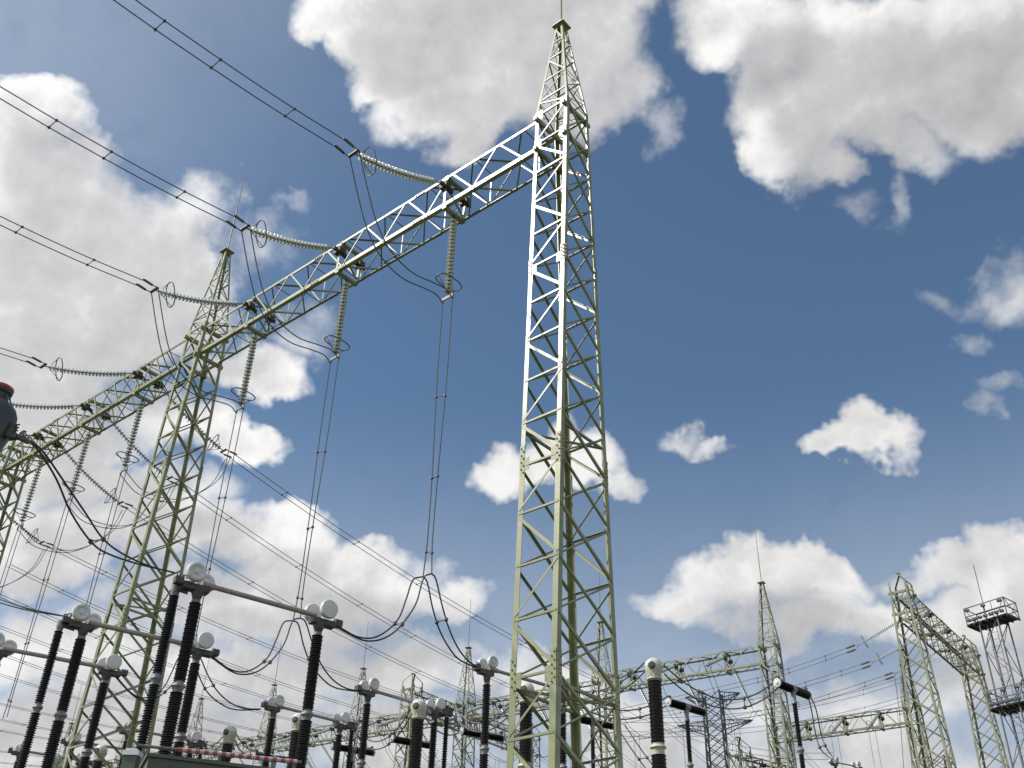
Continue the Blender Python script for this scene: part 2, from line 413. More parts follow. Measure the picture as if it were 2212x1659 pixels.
    if spire:
        b = MB(); b.box((0, 0, ZT+.02), (.46, .46, .035)); b.box((0, 0, ZT-.02), (.3, .3, .04)); tp = b.build('top_plate', m, t)
        b = MB(); b.tube([(0, 0, ZT+.03), (0, 0, ZT+.55*rod)], .03, 8); b.tube([(0, 0, ZT+.5*rod), (0, 0, ZT+rod)], .018, 6)
        b.build('lightning_rod', m, t)
    else:                                               # low hipped cap of bent angles
        b = MB(); zc = ZK+.35
        for (sx, sy) in LEGS.values():
            c = corner(sx, sy, zc) if zc <= ZK else V((sx*W0/2, sy*.516, zc))
            b.angle(c, V((sx*.16, 0, zc+.62)), (-sx, 0, 0), (0, -sy, 0), .08)
        b.prism((-.2, 0, zc+.62), (.2, 0, zc+.62), (0, 1, 0), (0, 0, 1), (-.09, .09), (0, .03))
        b.build('hipped_cap', m, t)
    for (sx, sy) in LEGS.values():
        b = MB(); b.box(corner(sx, sy, .12)+V((-sx*.05, -sy*.05, -.06)), (.6, .6, .25)); b.build('footing', CONC, t)
    return t
def make_beam(L, phases, label, m=None, panel=2.0, bh=BH, hb=HB, start=.55):
    """lattice beam from local x=0 to x=-L, underside at z=0"""
    m = m or STEEL
    t = thing('lattice_beam', label, 'lattice beam')
    for sy in (-1, 1):
        for top in (0, 1):
            k = (.10 if top else .145) if sy < 0 else (.085 if top else .10)
            b = MB(); z = hb if top else 0
            b.angle((0, sy*bh, z), (-L, sy*bh, z), (0, -sy, 0), (0, 0, -1 if top else 1), k, .012)
            x = -4.95
            while x > -L+2:                             # bolted splices
                b.prism((x-.22, sy*bh, z), (x+.22, sy*bh, z), (0, 0, -1 if top else 1), (0, sy, 0), (.006, k*.95), (.002, .014))
                for i in range(4): b.lathe([(.018, 0), (.018, .035)], 6, (x-.15+.1*i, sy*(bh+.014), z+(-.5 if top else .5)*k), (0, sy, 0))
                x -= 5.03
            b.build('chord', m, t)
    xs = []; x = -start
    while x > -L+.3: xs.append(x); x -= panel
    xs.append(-L+.1)
    for face in range(4):
        b = MB()
        if face < 2:
            sy = -1 if face == 0 else 1; nrm = V((0, sy, 0)); y = sy*(bh+.002)
            for i, a in enumerate(xs[:-1]):
                c = xs[i+1]; mid = (a+c)/2
                if face == 0:
                    b.flat((a, y, .06), (mid+.06, y, hb-.05), nrm, .055, stem=.04); b.flat((mid-.06, y, hb-.05), (c, y, .06), nrm, .05, stem=.04)
                else:
                    b.flat((a-.1, y, .06), (mid, y, hb-.05), nrm, .045, stem=.035); b.flat((mid-.06, y, hb-.05), (c-.04, y, .06), nrm, .045, stem=.035)
                    b.flat((a-.1, y, .05), (a-.1, y, hb-.05), nrm, .04)
        else:
            z = 0 if face == 2 else hb; nrm = V((0, 0, -1 if face == 2 else 1)); z += nrm.z*.002
            for i, a in enumerate(xs[:-1]):
                c = xs[i+1]; mid = (a+c)/2
                b.flat((a-.05, -bh, z), (mid, bh, z), nrm, .05, stem=.04); b.flat((mid, bh, z), (c+.05, -bh, z), nrm, .05, stem=.04)
                b.flat((a, -bh, z), (a, bh, z), nrm, .04, off=.01)
        b.build('lacing', m, t)
    for x in phases:                                    # hanger frame with a bracket on either side
        b = MB()
        for dx in (.0,):
            for sy in (-1, 1):
                b.prism((x+dx, sy*(bh-.02), .05), (x+dx, sy*(bh-.02), hb-.05), (1, 0, 0), (0, sy, 0), (-.05, .05), (0, .03))
        for z in (-.09, hb-.06):
            b.prism((x, -bh, z), (x, bh, z), (1, 0, 0), (0, 0, 1), (-.08, .08), (0, .09))
        b.prism((x, -bh, hb*.2), (x, bh, hb*.85), (1, 0, 0), (0, 0, 1), (-.03, .03), (0, .05))
        b.prism((x, -bh, hb*.85), (x, bh, hb*.2), (1, 0, 0), (0, 0, 1), (-.1, -.04), (0, .05))
        b.build('hanger_frame', m, t)
        for sy in (-1, 1):
            b = MB(); b.prism((x, sy*(bh-.10), hb*.68), (x, sy*(bh+.13), hb*.68), (1, 0, 0), (0, 0, 1), (-.16, .16), (-.12, .09))
            b.prism((x, sy*(bh-.3), hb*.62), (x, sy*(bh-.1), hb*.68), (1, 0, 0), (0, 0, 1), (-.07, .07), (-.05, .05))
            b.prism((x, sy*(bh+.10), hb*.68), (x, sy*(bh+.27), hb*.68), (1, 0, 0), (0, 0, 1), (-.03, .03), (-.09, .07)); b.build('string_bracket', BRACK, t)
    return t
T1 = make_tower('tall grey green lattice tower in the middle, its peak reaching the top of the picture', True, 4.6, near=True)
T1.location = (-W0/2, 0, 0); index_kids(T1)
X2, X3 = -17.80-W0/2, -32.88-W0/2
T2 = copy_tree(T1, None, (X2, 0, 0), label='leaning looking lattice tower on the left with the roof of the beam passing through it')
T3 = make_tower('partly cut off lattice tower at the left edge with a low hipped cap', False); T3.location = (X3, 0, 0); index_kids(T3)
PH1 = [-4.96, -10.0, -14.97]; PH2 = [-22.3, -26.3, -30.3]; PH3 = [-37.5, -41.6, -45.6]
b1 = make_beam(16.6, [p+W0 for p in PH1], 'bright lattice beam running from the tall middle tower to the left tower'); b1.location = (-W0, 0, ZB)
b2 = make_beam(33.0-19.0-.12, [p+19.0 for p in PH2], 'lattice beam running on from the left tower to the left edge', start=1.45, panel=1.55); b2.location = (-19.0, 0, ZB)
b3 = make_beam(18.0, [p+34.08 for p in PH3], 'end of a lattice beam beyond the tower at the left edge'); b3.location = (-34.08, 0, ZB)

# ------------------------------------------------------------------ glass insulator strings
def disc_mesh(seg=14):
    b = MB(); b.lathe([(.03, -.088), (.10, -.082), (.124, -.07), (.126, -.058), (.11, -.045), (.06, -.03), (.05, -.02)], seg); return b.mesh('glass_disc', GLASS)
def cap_mesh():
    b = MB(); b.lathe([(.014, -.15), (.014, -.1), (.03, -.1), (.048, -.05), (.05, -.012), (.03, .0)], 8); return b.mesh('metal_cap', CAPM)
def ring_mesh(long=.47, short=.25):
    b = MB(); pts = []
    for k in range(28):
        a = 2*math.pi*k/28; c, s = math.cos(a), math.sin(a)
        pts.append((short*math.copysign(abs(s)**.8, s), long*math.copysign(abs(c)**.8, c), 0))
    b.tube(pts, .021, 7, True)
    b.tube([(0, -long, 0), (0, -.2, -.25), (0, 0, -.42)], .012, 5); b.tube([(0, long, 0), (0, .2, -.25), (0, 0, -.42)], .012, 5)
    return b.mesh('grading_ring', GALV)
DISC, CAPMESH, RING = disc_mesh(), cap_mesh(), ring_mesh()
def axis_rot(d, spin=0):
    """rotation that turns local -Z onto direction d"""
    return (V(d).to_track_quat('-Z', 'Y')).to_euler()
def make_string(A, B, sag, n, label, group, vertical, ring_at=3, parts=True):
    """string of n discs hung from A towards B (both world points)"""
    A, B = V(A), V(B); t = thing('insulator_string', label, 'insulator string', A, 0, group)
    L = (B-A).length; P = lambda s: lerp(A, B, s)-V((0, 0, sag*4*s*(1-s)))
    pitch = .15; s0 = (L-n*pitch)*.62/L
    for i in range(n):
        s = s0+i*pitch/L; p = P(s); d = (P(s+pitch/L)-p).normalized()
        link('glass_disc', DISC, t, loc=p-A, rot=axis_rot(d)); 
    b = MB()
    b.tube([P(0)-A, P(s0)-A], .022, 6)
    for i in range(n):                                  # all the caps and pins are one linked chain
        s = s0+i*pitch/L; p = P(s)-A; d = (P(s+pitch/L)-P(s)).normalized()
        b.lathe([(.03, 0), (.055, .01), (.055, .045), (.04, .06), (.04, .1), (.02, .11), (.02, .15)], 8, p, d)
    e = s0+n*pitch/L; b.tube([P(e)-A, B-A], .02, 6)
    b.build('cap_chain', CAPM, t)
    s = s0+(n-ring_at)*pitch/L; d = (P(s+.02)-P(s)).normalized()
    if vertical: link('grading_ring', RING, t, loc=P(s)-A, rot=(0, 0, 0))
    else: link('grading_ring', RING, t, loc=P(s)-A, rot=(math.radians(90)*(1 if d.y > 0 else -1)+math.asin(-d.z)*(-1 if d.y > 0 else 1), 0, 0))
    b = MB(); q = B-A                                   # yoke plate and clamps
    if vertical:
        b.prism(q+V((-.22, 0, -.02)), q+V((.22, 0, -.02)), (0, 1, 0), (0, 0, 1), (-.02, .02), (-.05, .05))
        for sx in (-.2, .2): b.lathe([(.02, 0), (.035, .03), (.04, .12), (.02, .16)], 8, q+V((sx, 0, -.02)), (0, 0, -1))
    else:
        sy = 1 if B.y > A.y else -1
        b.prism(q+V((-.22, 0, 0)), q+V((.22, 0, 0)), (0, 1, 0), (0, 0, 1), (-.05, .05), (-.02, .02))
        for sx in (-.2, .2):
            b.tube([q+V((sx, 0, 0)), q+V((sx, sy*.2, -.02))], .018, 6)
            b.lathe([(.025, 0), (.042, .03), (.045, .3), (.022, .4)], 8, q+V((sx, sy*.18, -.02)), (0, sy, .06))
    b.build('yoke_and_clamps', GALV, t)
    return t
ORD = ['nearest the middle tower', 'second from the middle tower', 'third from the middle tower',
       'first beyond the left tower', 'second beyond the left tower', 'third beyond the left tower']
def spacer(b, p, q, r=.035):
    b.tube([p, q], .014, 5)
    for e in (p, q):
        b.lathe([(r*.4, -r), (r, -r*.5), (r, r*.5), (r*.4, r)], 7, e, (0, 0, 1))
def twin(name, label, cat, A, B, r, group=None, spacers=(), m=None, seg=5):
    """two parallel cables given as lists of points, and their spacers"""
    o = V(A[0]); t = thing(name, label, cat, o, 0, group); m = m or CABLE
    for P in (A, B):
        b = MB(); b.tube([V(p)-o for p in P], r, seg); b.build('cable', m, t)
    for i in spacers:
        b = MB(); spacer(b, V(A[i])-o, V(B[i])-o, max(.035, r*2.6)); b.build('spacer', GALV, t)
    return t
def off(P, dx): return [V(p)+V((dx, 0, 0)) for p in P]
for i, x in enumerate(PH1+PH2):
    z0 = ZB+HB*.66
    make_string((x, -BH-.22, z0), (x, -4.22, 23.62), .16, 22, 'glass strain string on the near side, '+ORD[i], 'strain strings on the near side of the gantry', False, 3)
    P = spline([(x, -4.75, 23.58), (x, -7, 23.22), (x, -9.4, 22.95), (x, -11.6, 22.78), (x, -16, 22.6), (x, -24, 22.7), (x, -36, 23.6), (x, -50, 25.4)], 5)
    twin('overhead_conductor', 'twin overhead line going to the upper left, '+ORD[i], 'overhead line', off(P, -.2), off(P, .2), .017,
         'twin overhead lines leaving the gantry at upper left', [4, 9, 13, 17, 21, 25, 28])
    make_string((x, 0, ZB-.09), (x, 0, 20.98), 0, 20, 'vertical glass string hanging under the beam, '+ORD[i], 'suspension strings under the gantry beams', True, 3)
# jumpers: from the strain clamps over the beam to the foot of the suspension strings
for i, x in enumerate(PH1):
    A = spline([at(755, 338, x=PH1[0]-.2), at(775, 430, x=PH1[0]-.2), at(795, 500, x=PH1[0]-.2), at(824, 556, x=PH1[0]-.2), at(868, 600, x=PH1[0]-.2), at(915, 622, x=PH1[0]-.2), at(942, 636, x=PH1[0]-.2), (PH1[0]-.2, 0, 20.82)], 5)
    dx = x-PH1[0]
    A = [p+V((dx, 0, 0)) for p in A]; B = [p+V((.4, 0, 0)) for p in A]
    twin('jumper_cable', 'twin jumper cable curving past the beam, '+ORD[i], 'jumper cable', A, B, .02, 'twin jumpers hanging from the near side clamps', [16])
for i, x in enumerate(PH1+PH2):
    A = spline([(x-.2, 0, 20.8), (x-.18, 0, 17.9), (x-.1, 0, 15.2), (x-.08, 0, 13.1), (x-.14, 0, 12.0)], 6)
    B = spline([(x+.2, 0, 20.8), (x+.2, 0, 17.8), (x+.13, 0, 15.2), (x+.1, 0, 13.0), (x+.16, 0, 12.0)], 6)
    twin('dropper_cable', 'twin dropper falling from the vertical string, '+ORD[i], 'dropper cable', A, B, .017, 'twin droppers under the suspension strings', [7, 13, 20])
# strain strings on the far side and the lines that leave it
FAR = PH2+[PH3[0]]
FARL = ['just right of the left tower', 'seen through the legs of the left tower', 'left of the left tower', 'lowest, at the left edge']
for i, x in enumerate(FAR):
    z0 = ZB+HB*.66
    make_string((x, BH+.22, z0), (x, 4.15, 23.75), .16, 22, 'glass strain string sloping away behind the beam, '+FARL[i], 'strain strings on the far side of the gantry', False, 3)
    A = spline([(x-.2, .02, 20.8), (x-.2, 1.0, 20.35), (x-.2, 2.6, 20.7), (x-.2, 4.0, 22.1), (x-.2, 4.45, 23.55)], 5)
    twin('jumper_cable', 'twin jumper looping from the far side string, '+FARL[i], 'jumper cable', A, off(A, .4), .017, 'twin jumpers on the far side of the gantry', [8])

# ------------------------------------------------------------------ porcelain columns
def sheds(n, rc, rs, h, z0=0):
    """shed profile going down from z0 by h"""
    p = [(rc*.6, z0), (rc, z0-.001)]; d = h/n
    for i in range(n):
        z = z0-i*d; q = rs if i % 2 == 0 else rs*.93
        p += [(rc, z-d*.25), (q, z-d*.60), (q, z-d*.70), (rc, z-d*.85)]
    p += [(rc, z0-h), (rc*.6, z0-h-.001)]
    return p
_cache = {}
def cached(key, fn):
    if key not in _cache: _cache[key] = fn()
    return _cache[key]
def column(par, p, rc, rs, h1, h2, n, material=None, foot=0, seg=14, jr=None, jm=None, name='insulator_column', jh=.2):
    """two stacked porcelain units below local point p, with a cast joint between; then a pedestal down to the ground"""
    material = material or PORC; jr = jr or rs*1.12; jm = jm or CEMENT
    def mk():
        b = MB(); b.lathe(sheds(n, rc, rs, h1), seg); b.lathe(sheds(max(4, int(n*h2/h1)), rc*1.06, rs*1.06, h2, -h1-jh), seg); return b.mesh(name, material)
    c = link(name, cached(('c', rc, rs, h1, h2, n, material.name, seg, jh), mk), par, loc=p)
    def mj(which):
        b = MB(); z = -h1-h2-jh
        if which == 0: b.lathe([(rc*.8, .06), (rc*1.05, .05), (rc*1.05, -.01), (rc*.8, -.02)], seg)
        if which == 1: b.lathe([(rc*1.05, -h1+.03), (rc*1.05, -h1-.03), (jr*.96, -h1-.07), (jr, -h1-.1), (jr*.8, -h1-.13), (rc*1.1, -h1-.17), (rc*1.1, -h1-jh-.02)], seg)
        if which == 2: b.lathe([(rc*1.1, z+.02), (rc*1.15, z-.06), (jr*1.05, z-.08), (jr*1.05, z-.11), (rc, z-.12)], seg)
        for k in range(8):
            if not which: break
            a = k*math.pi/4; zz = -h1-.075 if which == 1 else z-.065
            b.lathe([(.012, 0), (.012, .03)], 5, (math.cos(a)*jr*.86, math.sin(a)*jr*.86, zz), (0, 0, 1))
        return b.mesh('flange', jm)
    for which in (0, 1, 2): link('flange', cached(('j', which, rc, rs, h1, h2, jm.name, seg, jr, jh), lambda: mj(which)), c)
    return -h1-h2-jh-.12
def pedestal(par, p, top, base_z):
    """lattice support under a column: local point p, from height top down to base_z"""
    b = MB(); h = top-base_z; x, y = p
    for sx in (-1, 1):
        for sy in (-1, 1): b.angle((x+sx*.2, y+sy*.2, base_z), (x+sx*.16, y+sy*.16, top), (-sx, 0, 0), (0, -sy, 0), .07)
    k = max(2, int(h/.9))
    for i in range(k):
        z0, z1 = base_z+h*i/k, base_z+h*(i+1)/k
        for s in (-1, 1):
            b.flat((x-.19, y+s*.19, z0), (x+.19, y+s*.19, z1), (0, s, 0), .04); b.flat((x+s*.19, y+.19, z0), (x+s*.19, y-.19, z1), (s, 0, 0), .04)
    b.box((x, y, top), (.5, .5, .05)); b.box((x, y, base_z+.1), (.9, .9, .25))
    b.build('pedestal', STEELF, par)
def shield_mesh():
    b = MB(); R = .2
    prof = [(.02, .075), (.05, .078), (.055, .05), (.095, .045), (.105, .06), (.15, .075), (.185, .06), (R, .02), (R, -.02), (.185, -.055), (.15, -.065), (.05, -.06), (.02, -.055)]
    b.lathe(prof, 28, (0, 0, 0), (1, 0, 0)); return b.mesh('corona_shield', WHITE)
SHIELD = shield_mesh()
def stain_mesh():
    b = MB(); b.tube([(.062, .05*math.cos(a), .05*math.sin(a)) for a in [i*.35-.3 for i in range(8)]], .006, 5); return b.mesh('rust_stain', RUST)
def head_parts(t, p, yd, boxside, k=1.0, flip=1):
    """contact head at local p: housing, cone neck, terminal block and corona shields; yd = unit vector towards the tube"""
    x = V((yd.y, -yd.x, 0)); ang = math.atan2(x.y, x.x)
    b = MB(); b.prism(p-yd*.34*k+V((0, 0, -.16)), p+yd*.2*k+V((0, 0, -.16)), x, (0, 0, 1), (-.11*k, .11*k), (-.07, .05))
    b.lathe([(.05, -.45), (.07, -.42), (.13*k, -.24), (.13*k, -.2)], 12, p, (0, 0, 1))
    b.prism(p-yd*.5*k+V((0, 0, -.12)), p-yd*.34*k+V((0, 0, -.12)), x, (0, 0, 1), (-.09, .09), (-.05, .09))
    for i in range(3): b.lathe([(.014, 0), (.014, .06)], 6, p-yd*(.36+.06*i)*k+x*.05+V((0, 0, -.03)), (0, 0, 1))
    b.build('contact_housing', BOX, t)
    for s in (-.21, .21):
        front = 1 if (x*s).x > 0 else -1
        link('corona_shield', SHIELD, t, loc=p+x*s*k-yd*front*flip+V((0, 0, .08)), rot=(0, 0, ang)).scale = (k,)*3
    if flip < 0: link('corona_shield', SHIELD, t, loc=p-x*math.copysign(.31, x.x)*k+yd*flip+V((0, 0, .06)), rot=(0, 0, ang)).scale = (k,)*3
    return x
def make_disconnector(label, A, B, C, zt, rc, rs, h1, group, k=1.0, tube_r=.05, extra_col=None, near=True, farhead=True):
    """horizontal break disconnector: operating column A (optional), column B and column C joined by the contact tube; A, B, C = (x, y)"""
    o = V((B[0], B[1], 0)); t = thing('disconnector_switch', label, 'disconnector', o, 0, group)
    Bp = V((0, 0, zt)); Cp = V((C[0]-B[0], C[1]-B[1], zt)); yd = (Cp-Bp).normalized()
    head_parts(t, Bp, yd, 1, k if near else k*.85, .19 if near else -.03); head_parts(t, Cp, -yd, 1, k if near else k*.85, .08 if near else .05)
    b = MB(); b.tube([Bp+yd*.1+V((0, 0, -.04)), Cp-yd*.1+V((0, 0, -.04))], tube_r, 12); b.tube([Bp+yd*.05+V((0, 0, -.04)), Bp+yd*.32+V((0, 0, -.04))], tube_r*1.35, 12)
    b.build('contact_tube', TUBE, t)
    for p in (Bp, Cp):
        e = column(t, p+V((0, 0, -.46)), rc, rs, h1, h1*1.05, 36 if near else 26)
        pedestal(t, (p.x, p.y), zt-.46+e, 0)
    if A:
        Ap = V((A[0]-B[0], A[1]-B[1], zt)); d = (Bp-Ap); dn = d.normalized(); xx = V((dn.y, -dn.x, 0))
        b = MB(); b.prism(Ap+V((0, 0, -.2)), Bp-dn*.2+V((0, 0, -.26)), xx, (0, 0, 1), (-.07, .07), (-.02, .12)); b.build('drive_frame', BOX, t)
        b = MB(); b.prism(Ap+dn*.1+V((0, 0, -.06)), Bp-dn*.1+V((0, 0, -.08)), xx, (0, 0, 1), (-.035, .035), (-.03, .05))
        for i in range(5): b.lathe([(.02, 0), (.02, .05)], 6, Ap+dn*(.08+.09*i)+V((0, 0, .04)), (0, 0, 1))
        b.tube([Ap+V((0, 0, .05)), Ap+dn*.2+V((0, 0, .13)), Bp-dn*.25+V((0, 0, .08))], .016, 6); b.build('drive_lever', GALV, t)
        b = MB(); b.lathe([(.05, -.36), (.07, -.33), (.09, -.22), (.09, -.1)], 12, Ap); b.build('neck', CEMENT, t)
        e = column(t, Ap+V((0, 0, -.34)), rc*.76, rs*.80, h1*1.0, h1*1.05, 34 if near else 24)
        pedestal(t, (Ap.x, Ap.y), zt-.34+e, 0)
    if extra_col:
        Ep = V((extra_col[0]-B[0], extra_col[1]-B[1], zt)); d = (Ep-Cp).normalized(); xx = V((d.y, -d.x, 0))
        b = MB(); b.prism(Ep-d*.2+V((0, 0, -.1)), Ep+d*.16+V((0, 0, -.1)), xx, (0, 0, 1), (-.1, .1), (-.1, .1)); b.build('terminal_housing', BOX, t)
        b = MB(); b.lathe([(.05, -.26), (.07, -.22), (.07, -.09)], 12, Ep); b.build('neck', CEMENT, t)
        e = column(t, Ep+V((0, 0, -.24)), rc*.7, rs*.75, h1*1.05, h1, 22); pedestal(t, (Ep.x, Ep.y), zt-.24+e, 0)
    return t
def xy(p): return (p.x, p.y)
G1 = 'large disconnectors in front of the gantry'
H = [9.87, 10.35, 10.9]
make_disconnector('largest disconnector, its twin black columns in front of the left tower', xy(at(384, 1252, z=H[0])), xy(at(432, 1256, z=H[0])), xy(at(692, 1328, z=H[0])), H[0], .085, .125, 1.62, G1, 1.05, .055)
make_disconnector('second disconnector, its tube passing behind the two tallest black columns', xy(at(136, 1333, z=H[1])), xy(at(186, 1340, z=H[1])), xy(at(430, 1394, z=H[1])), H[1], .09, .13, 1.7, G1, 1.05, .06)
make_disconnector('disconnector cut by the left edge, its tube ending before the left tower', xy(at(-45, 1385, z=H[2])), xy(at(3, 1397, z=H[2])), xy(at(234, 1440, z=H[2])), H[2], .09, .13, 1.8, G1, 1.1, .06)
G2 = 'smaller disconnectors beyond the gantry'
J = [10.24, 10.8, 11.3, 11.5, 11.6]
make_disconnector('slender disconnector with its tube passing behind the middle tower', None, xy(at(1053, 1440, z=J[0])), xy(at(1215, 1487, z=J[0])), J[0], .075, .108, 1.5, G2, .95, .045, near=False)
make_disconnector('slender disconnector whose tube ends at the fat brown column left of centre', None, xy(at(797, 1486, z=J[1])), xy(at(940, 1528, z=J[1])), J[1], .08, .115, 1.55, G2, 1.05, .05, xy(at(966, 1532, z=J[1])), near=False)
make_disconnector('slender disconnector just right of the longest lone black column', None, xy(at(594, 1521, z=J[2])), xy(at(736, 1557, z=J[2])), J[2], .085, .12, 1.6, G2, 1.05, .05, xy(at(762, 1562, z=J[2])), near=False)
make_disconnector('slender disconnector low behind the legs of the left tower', None, xy(at(280, 1573, z=J[3])), xy(at(416, 1597, z=J[3])), J[3], .085, .12, 1.6, G2, 1.05, .05, xy(at(438, 1601, z=J[3])), near=False)
make_disconnector('slender disconnector whose shields show between the front legs of the left tower', None, xy(at(160, 1599, z=J[4])), xy(at(296, 1620, z=J[4])), J[4], .09, .125, 1.6, G2, 1.05, .05, near=False)
make_disconnector('slender disconnector at the lower left corner beside the two black columns', None, xy(at(46, 1619, z=J[4])), xy(at(176, 1640, z=J[4])), J[4], .09, .125, 1.6, G2, 1.05, .05, near=False)
# loops between the feet of the droppers and the heads on both sides
HC = [at(692, 1328, z=H[0]), at(430, 1394, z=H[1]), at(234, 1440, z=H[2])]
HS = [at(1053, 1440, z=J[0]), at(797, 1486, z=J[1]), at(594, 1521, z=J[2])]
def shape(L, foot, head):
    """loop drawn once for the first phase: (share of the way to the head, height above the straight line)"""
    n = V((-(head.y-foot.y), head.x-foot.x, 0)); h = V((head.x-foot.x, head.y-foot.y, 0)); out = []
    for (u, v) in L:
        dd = raydir(u, v); p = CAM+dd*((foot-CAM).dot(n)/dd.dot(n)); f = (p-foot).dot(h)/h.dot(h)
        out.append((f, p.z-(foot.z+(head.z-foot.z)*f)))
    return out
NEARL = ([(905, 1243), (892, 1253), (878, 1292), (861, 1336), (834, 1364), (804, 1378), (771, 1375), (742, 1360), (716, 1344)], [(926, 1238), (915, 1249), (900, 1300), (877, 1338), (851, 1366), (820, 1382), (785, 1383), (748, 1366), (716, 1347)])
FARLP = ([(914, 1243), (923, 1258), (934, 1311), (949, 1360), (972, 1402), (994, 1426), (1030, 1443)], [(935, 1238), (942, 1252), (954, 1303), (969, 1355), (989, 1399), (1011, 1427), (1033, 1442)])
N3 = ['left of the middle tower', 'right of the left tower', 'behind the left tower']
for i, x in enumerate(PH1):
    for tgt0, tgt, LL, nm, sp in ((HC[0], HC[i], NEARL, 'near', 20), (HS[0], HS[i], FARLP, 'far', 16)):
        P = []
        for k, dx in enumerate((-.16, .16)):
            f0 = V((PH1[0]+dx, 0, 12.0)); sh = shape(LL[k], f0, tgt0); foot = V((x+dx, 0, 12.0)); s0 = sh[0]
            pts = [foot+V((0, 0, .0))]
            for (f, h) in sh[1:]:
                pts.append(V((foot.x+(tgt.x-foot.x)*f, foot.y+(tgt.y-foot.y)*f, foot.z+(tgt.z-foot.z)*f+h)))
            P.append(spline(pts, 6))
        twin('loop_cable', 'twin loop on the %s side of the dropper foot, %s' % (nm, N3[i]), 'connecting cable', P[0], P[1], .021, 'twin loops at the feet of the droppers', [sp], CABLEN)

# ------------------------------------------------------------------ current transformers: fat brown columns with a white dome
def make_ct(label, p, k):
    t = thing('current_transformer', label, 'current transformer', (p.x, p.y, 0), 0, 'fat brown current transformers with white domes'); z = p.z
    b = MB(); q = []
    for i in range(9):
        a = math.pi/2*i/8; q.append((.235*k*math.sin(a), z+.235*k*math.cos(a)))
    b.lathe(q, 24); b.build('dome', DOME, t)
    b = MB(); b.lathe([(.236*k, z), (.238*k, z-.05), (.225*k, z-.14*k), (.17*k, z-.25*k), (.165*k, z-.3*k), (.2*k, z-.31*k), (.2*k, z-.36*k), (.15*k, z-.37*k)], 24)
    for i in range(12):
        a = i*math.pi/6; b.lathe([(.012, 0), (.012, .05)], 5, (.185*k*math.cos(a), .185*k*math.sin(a), z-.29*k), (0, 0, 1))
    hd = b.build('tank', CREAM, t)
    b = MB(); d = V((.35, -1, 0)).normalized(); b.lathe([(.095*k, .17*k), (.1*k, .25*k), (.08*k, .28*k), (.02, .285*k)], 16, (0, 0, z-.03), d)
    b.build('terminal', BOX, t); b = MB(); b.lathe([(.06*k, .17*k), (.06*k, .3*k), (.02, .31*k)], 10, (0, 0, z-.05), -d); b.build('terminal', BOX, t)
    e = column(t, (0, 0, z-.38*k), .145*k, .185*k, 1.62*k, 1.6*k, 34, PORCR, seg=20, jr=.215*k, jm=CREAM, jh=.26*k)
    pedestal(t, (0, 0), z-.38*k+e, 0)
    return t
for (u, v, z, k, lb) in ((1412, 1440, 10.5, .98, 'fat brown column with a white dome standing alone right of the middle tower'),
    (1137, 1491, 10.5, .98, 'fat brown column with a cream head seen between the legs of the middle tower'),
    (905, 1527, 10.5, .98, 'fat brown column left of the middle tower, a white tube crossing its head'),
    (645, 1556, 10.5, .95, 'fat brown column mostly hidden behind the long black column'),
    (497, 1583, 10.5, .95, 'fat brown column with a white head above the red and white barrier'),
    (218, 1622, 10.8, .95, 'fat brown column with a pale head low behind the legs of the left tower'),
    (119, 1640, 10.9, .95, 'fat brown column with a pale head at the bottom left by the black columns')):
    make_ct(lb, at(u, v, z=z), k)

# ------------------------------------------------------------------ circuit breakers: T shaped, horizontal chambers on a slim column
def make_breaker(label, P, Q):
    mid = lerp(P, Q, .5); z = mid.z; t = thing('circuit_breaker', label, 'circuit breaker', (mid.x, mid.y, 0), 0, 'T shaped circuit breakers')
    d = (Q-P); d.z = 0; L = 1.42; d.normalize(); c = V((0, 0, z))
    for s in (-1, 1):
        b = MB(); b.lathe([(r, -h) for r, h in sheds(16, .092, .118, L/2-.12)], 16, c+d*s*.1, d*s)
        ch = b.build('interrupter_chamber', PORC, t)
        b = MB(); b.lathe([(.1, 0), (.118, .01), (.118, .05), (.09, .055), (.05, .06), (.045, .085), (.02, .09)], 16, c+d*s*(L/2-.02), d*s)
        for i in range(8):
            a = i*math.pi/4; u = d.cross(V((0, 0, 1))); b.lathe([(.012, .05), (.012, .075)], 5, c+d*s*(L/2-.02)+u*(.095*math.cos(a))+V((0, 0, .095*math.sin(a))), d*s)
        b.build('end_flange', WHITE if s < 0 else CEMENT, ch)
        b = MB(); b.prism(c+d*s*(L/2-.05)+V((0, 0, .1)), c+d*s*(L/2-.05)+V((0, 0, .19)), d, d.cross(V((0, 0, 1))), (-.05, .04), (-.035, .035)); b.build('terminal', BOX, ch)
    b = MB(); b.lathe([(.09, -.12), (.11, -.09), (.11, .09), (.09, .12)], 14, c, d); b.lathe([(.085, .0), (.07, .14), (.055, .3), (.075, .34), (.075, .4)], 12, c, (0, 0, -1)); b.build('cast_joint', CEMENT, t)
    e = column(t, (0, 0, z-.4), .052, .072, 1.13, 1.3, 26, jr=.1, jh=.18, seg=12); pedestal(t, (0, 0), z-.4+e, 0)
    return t
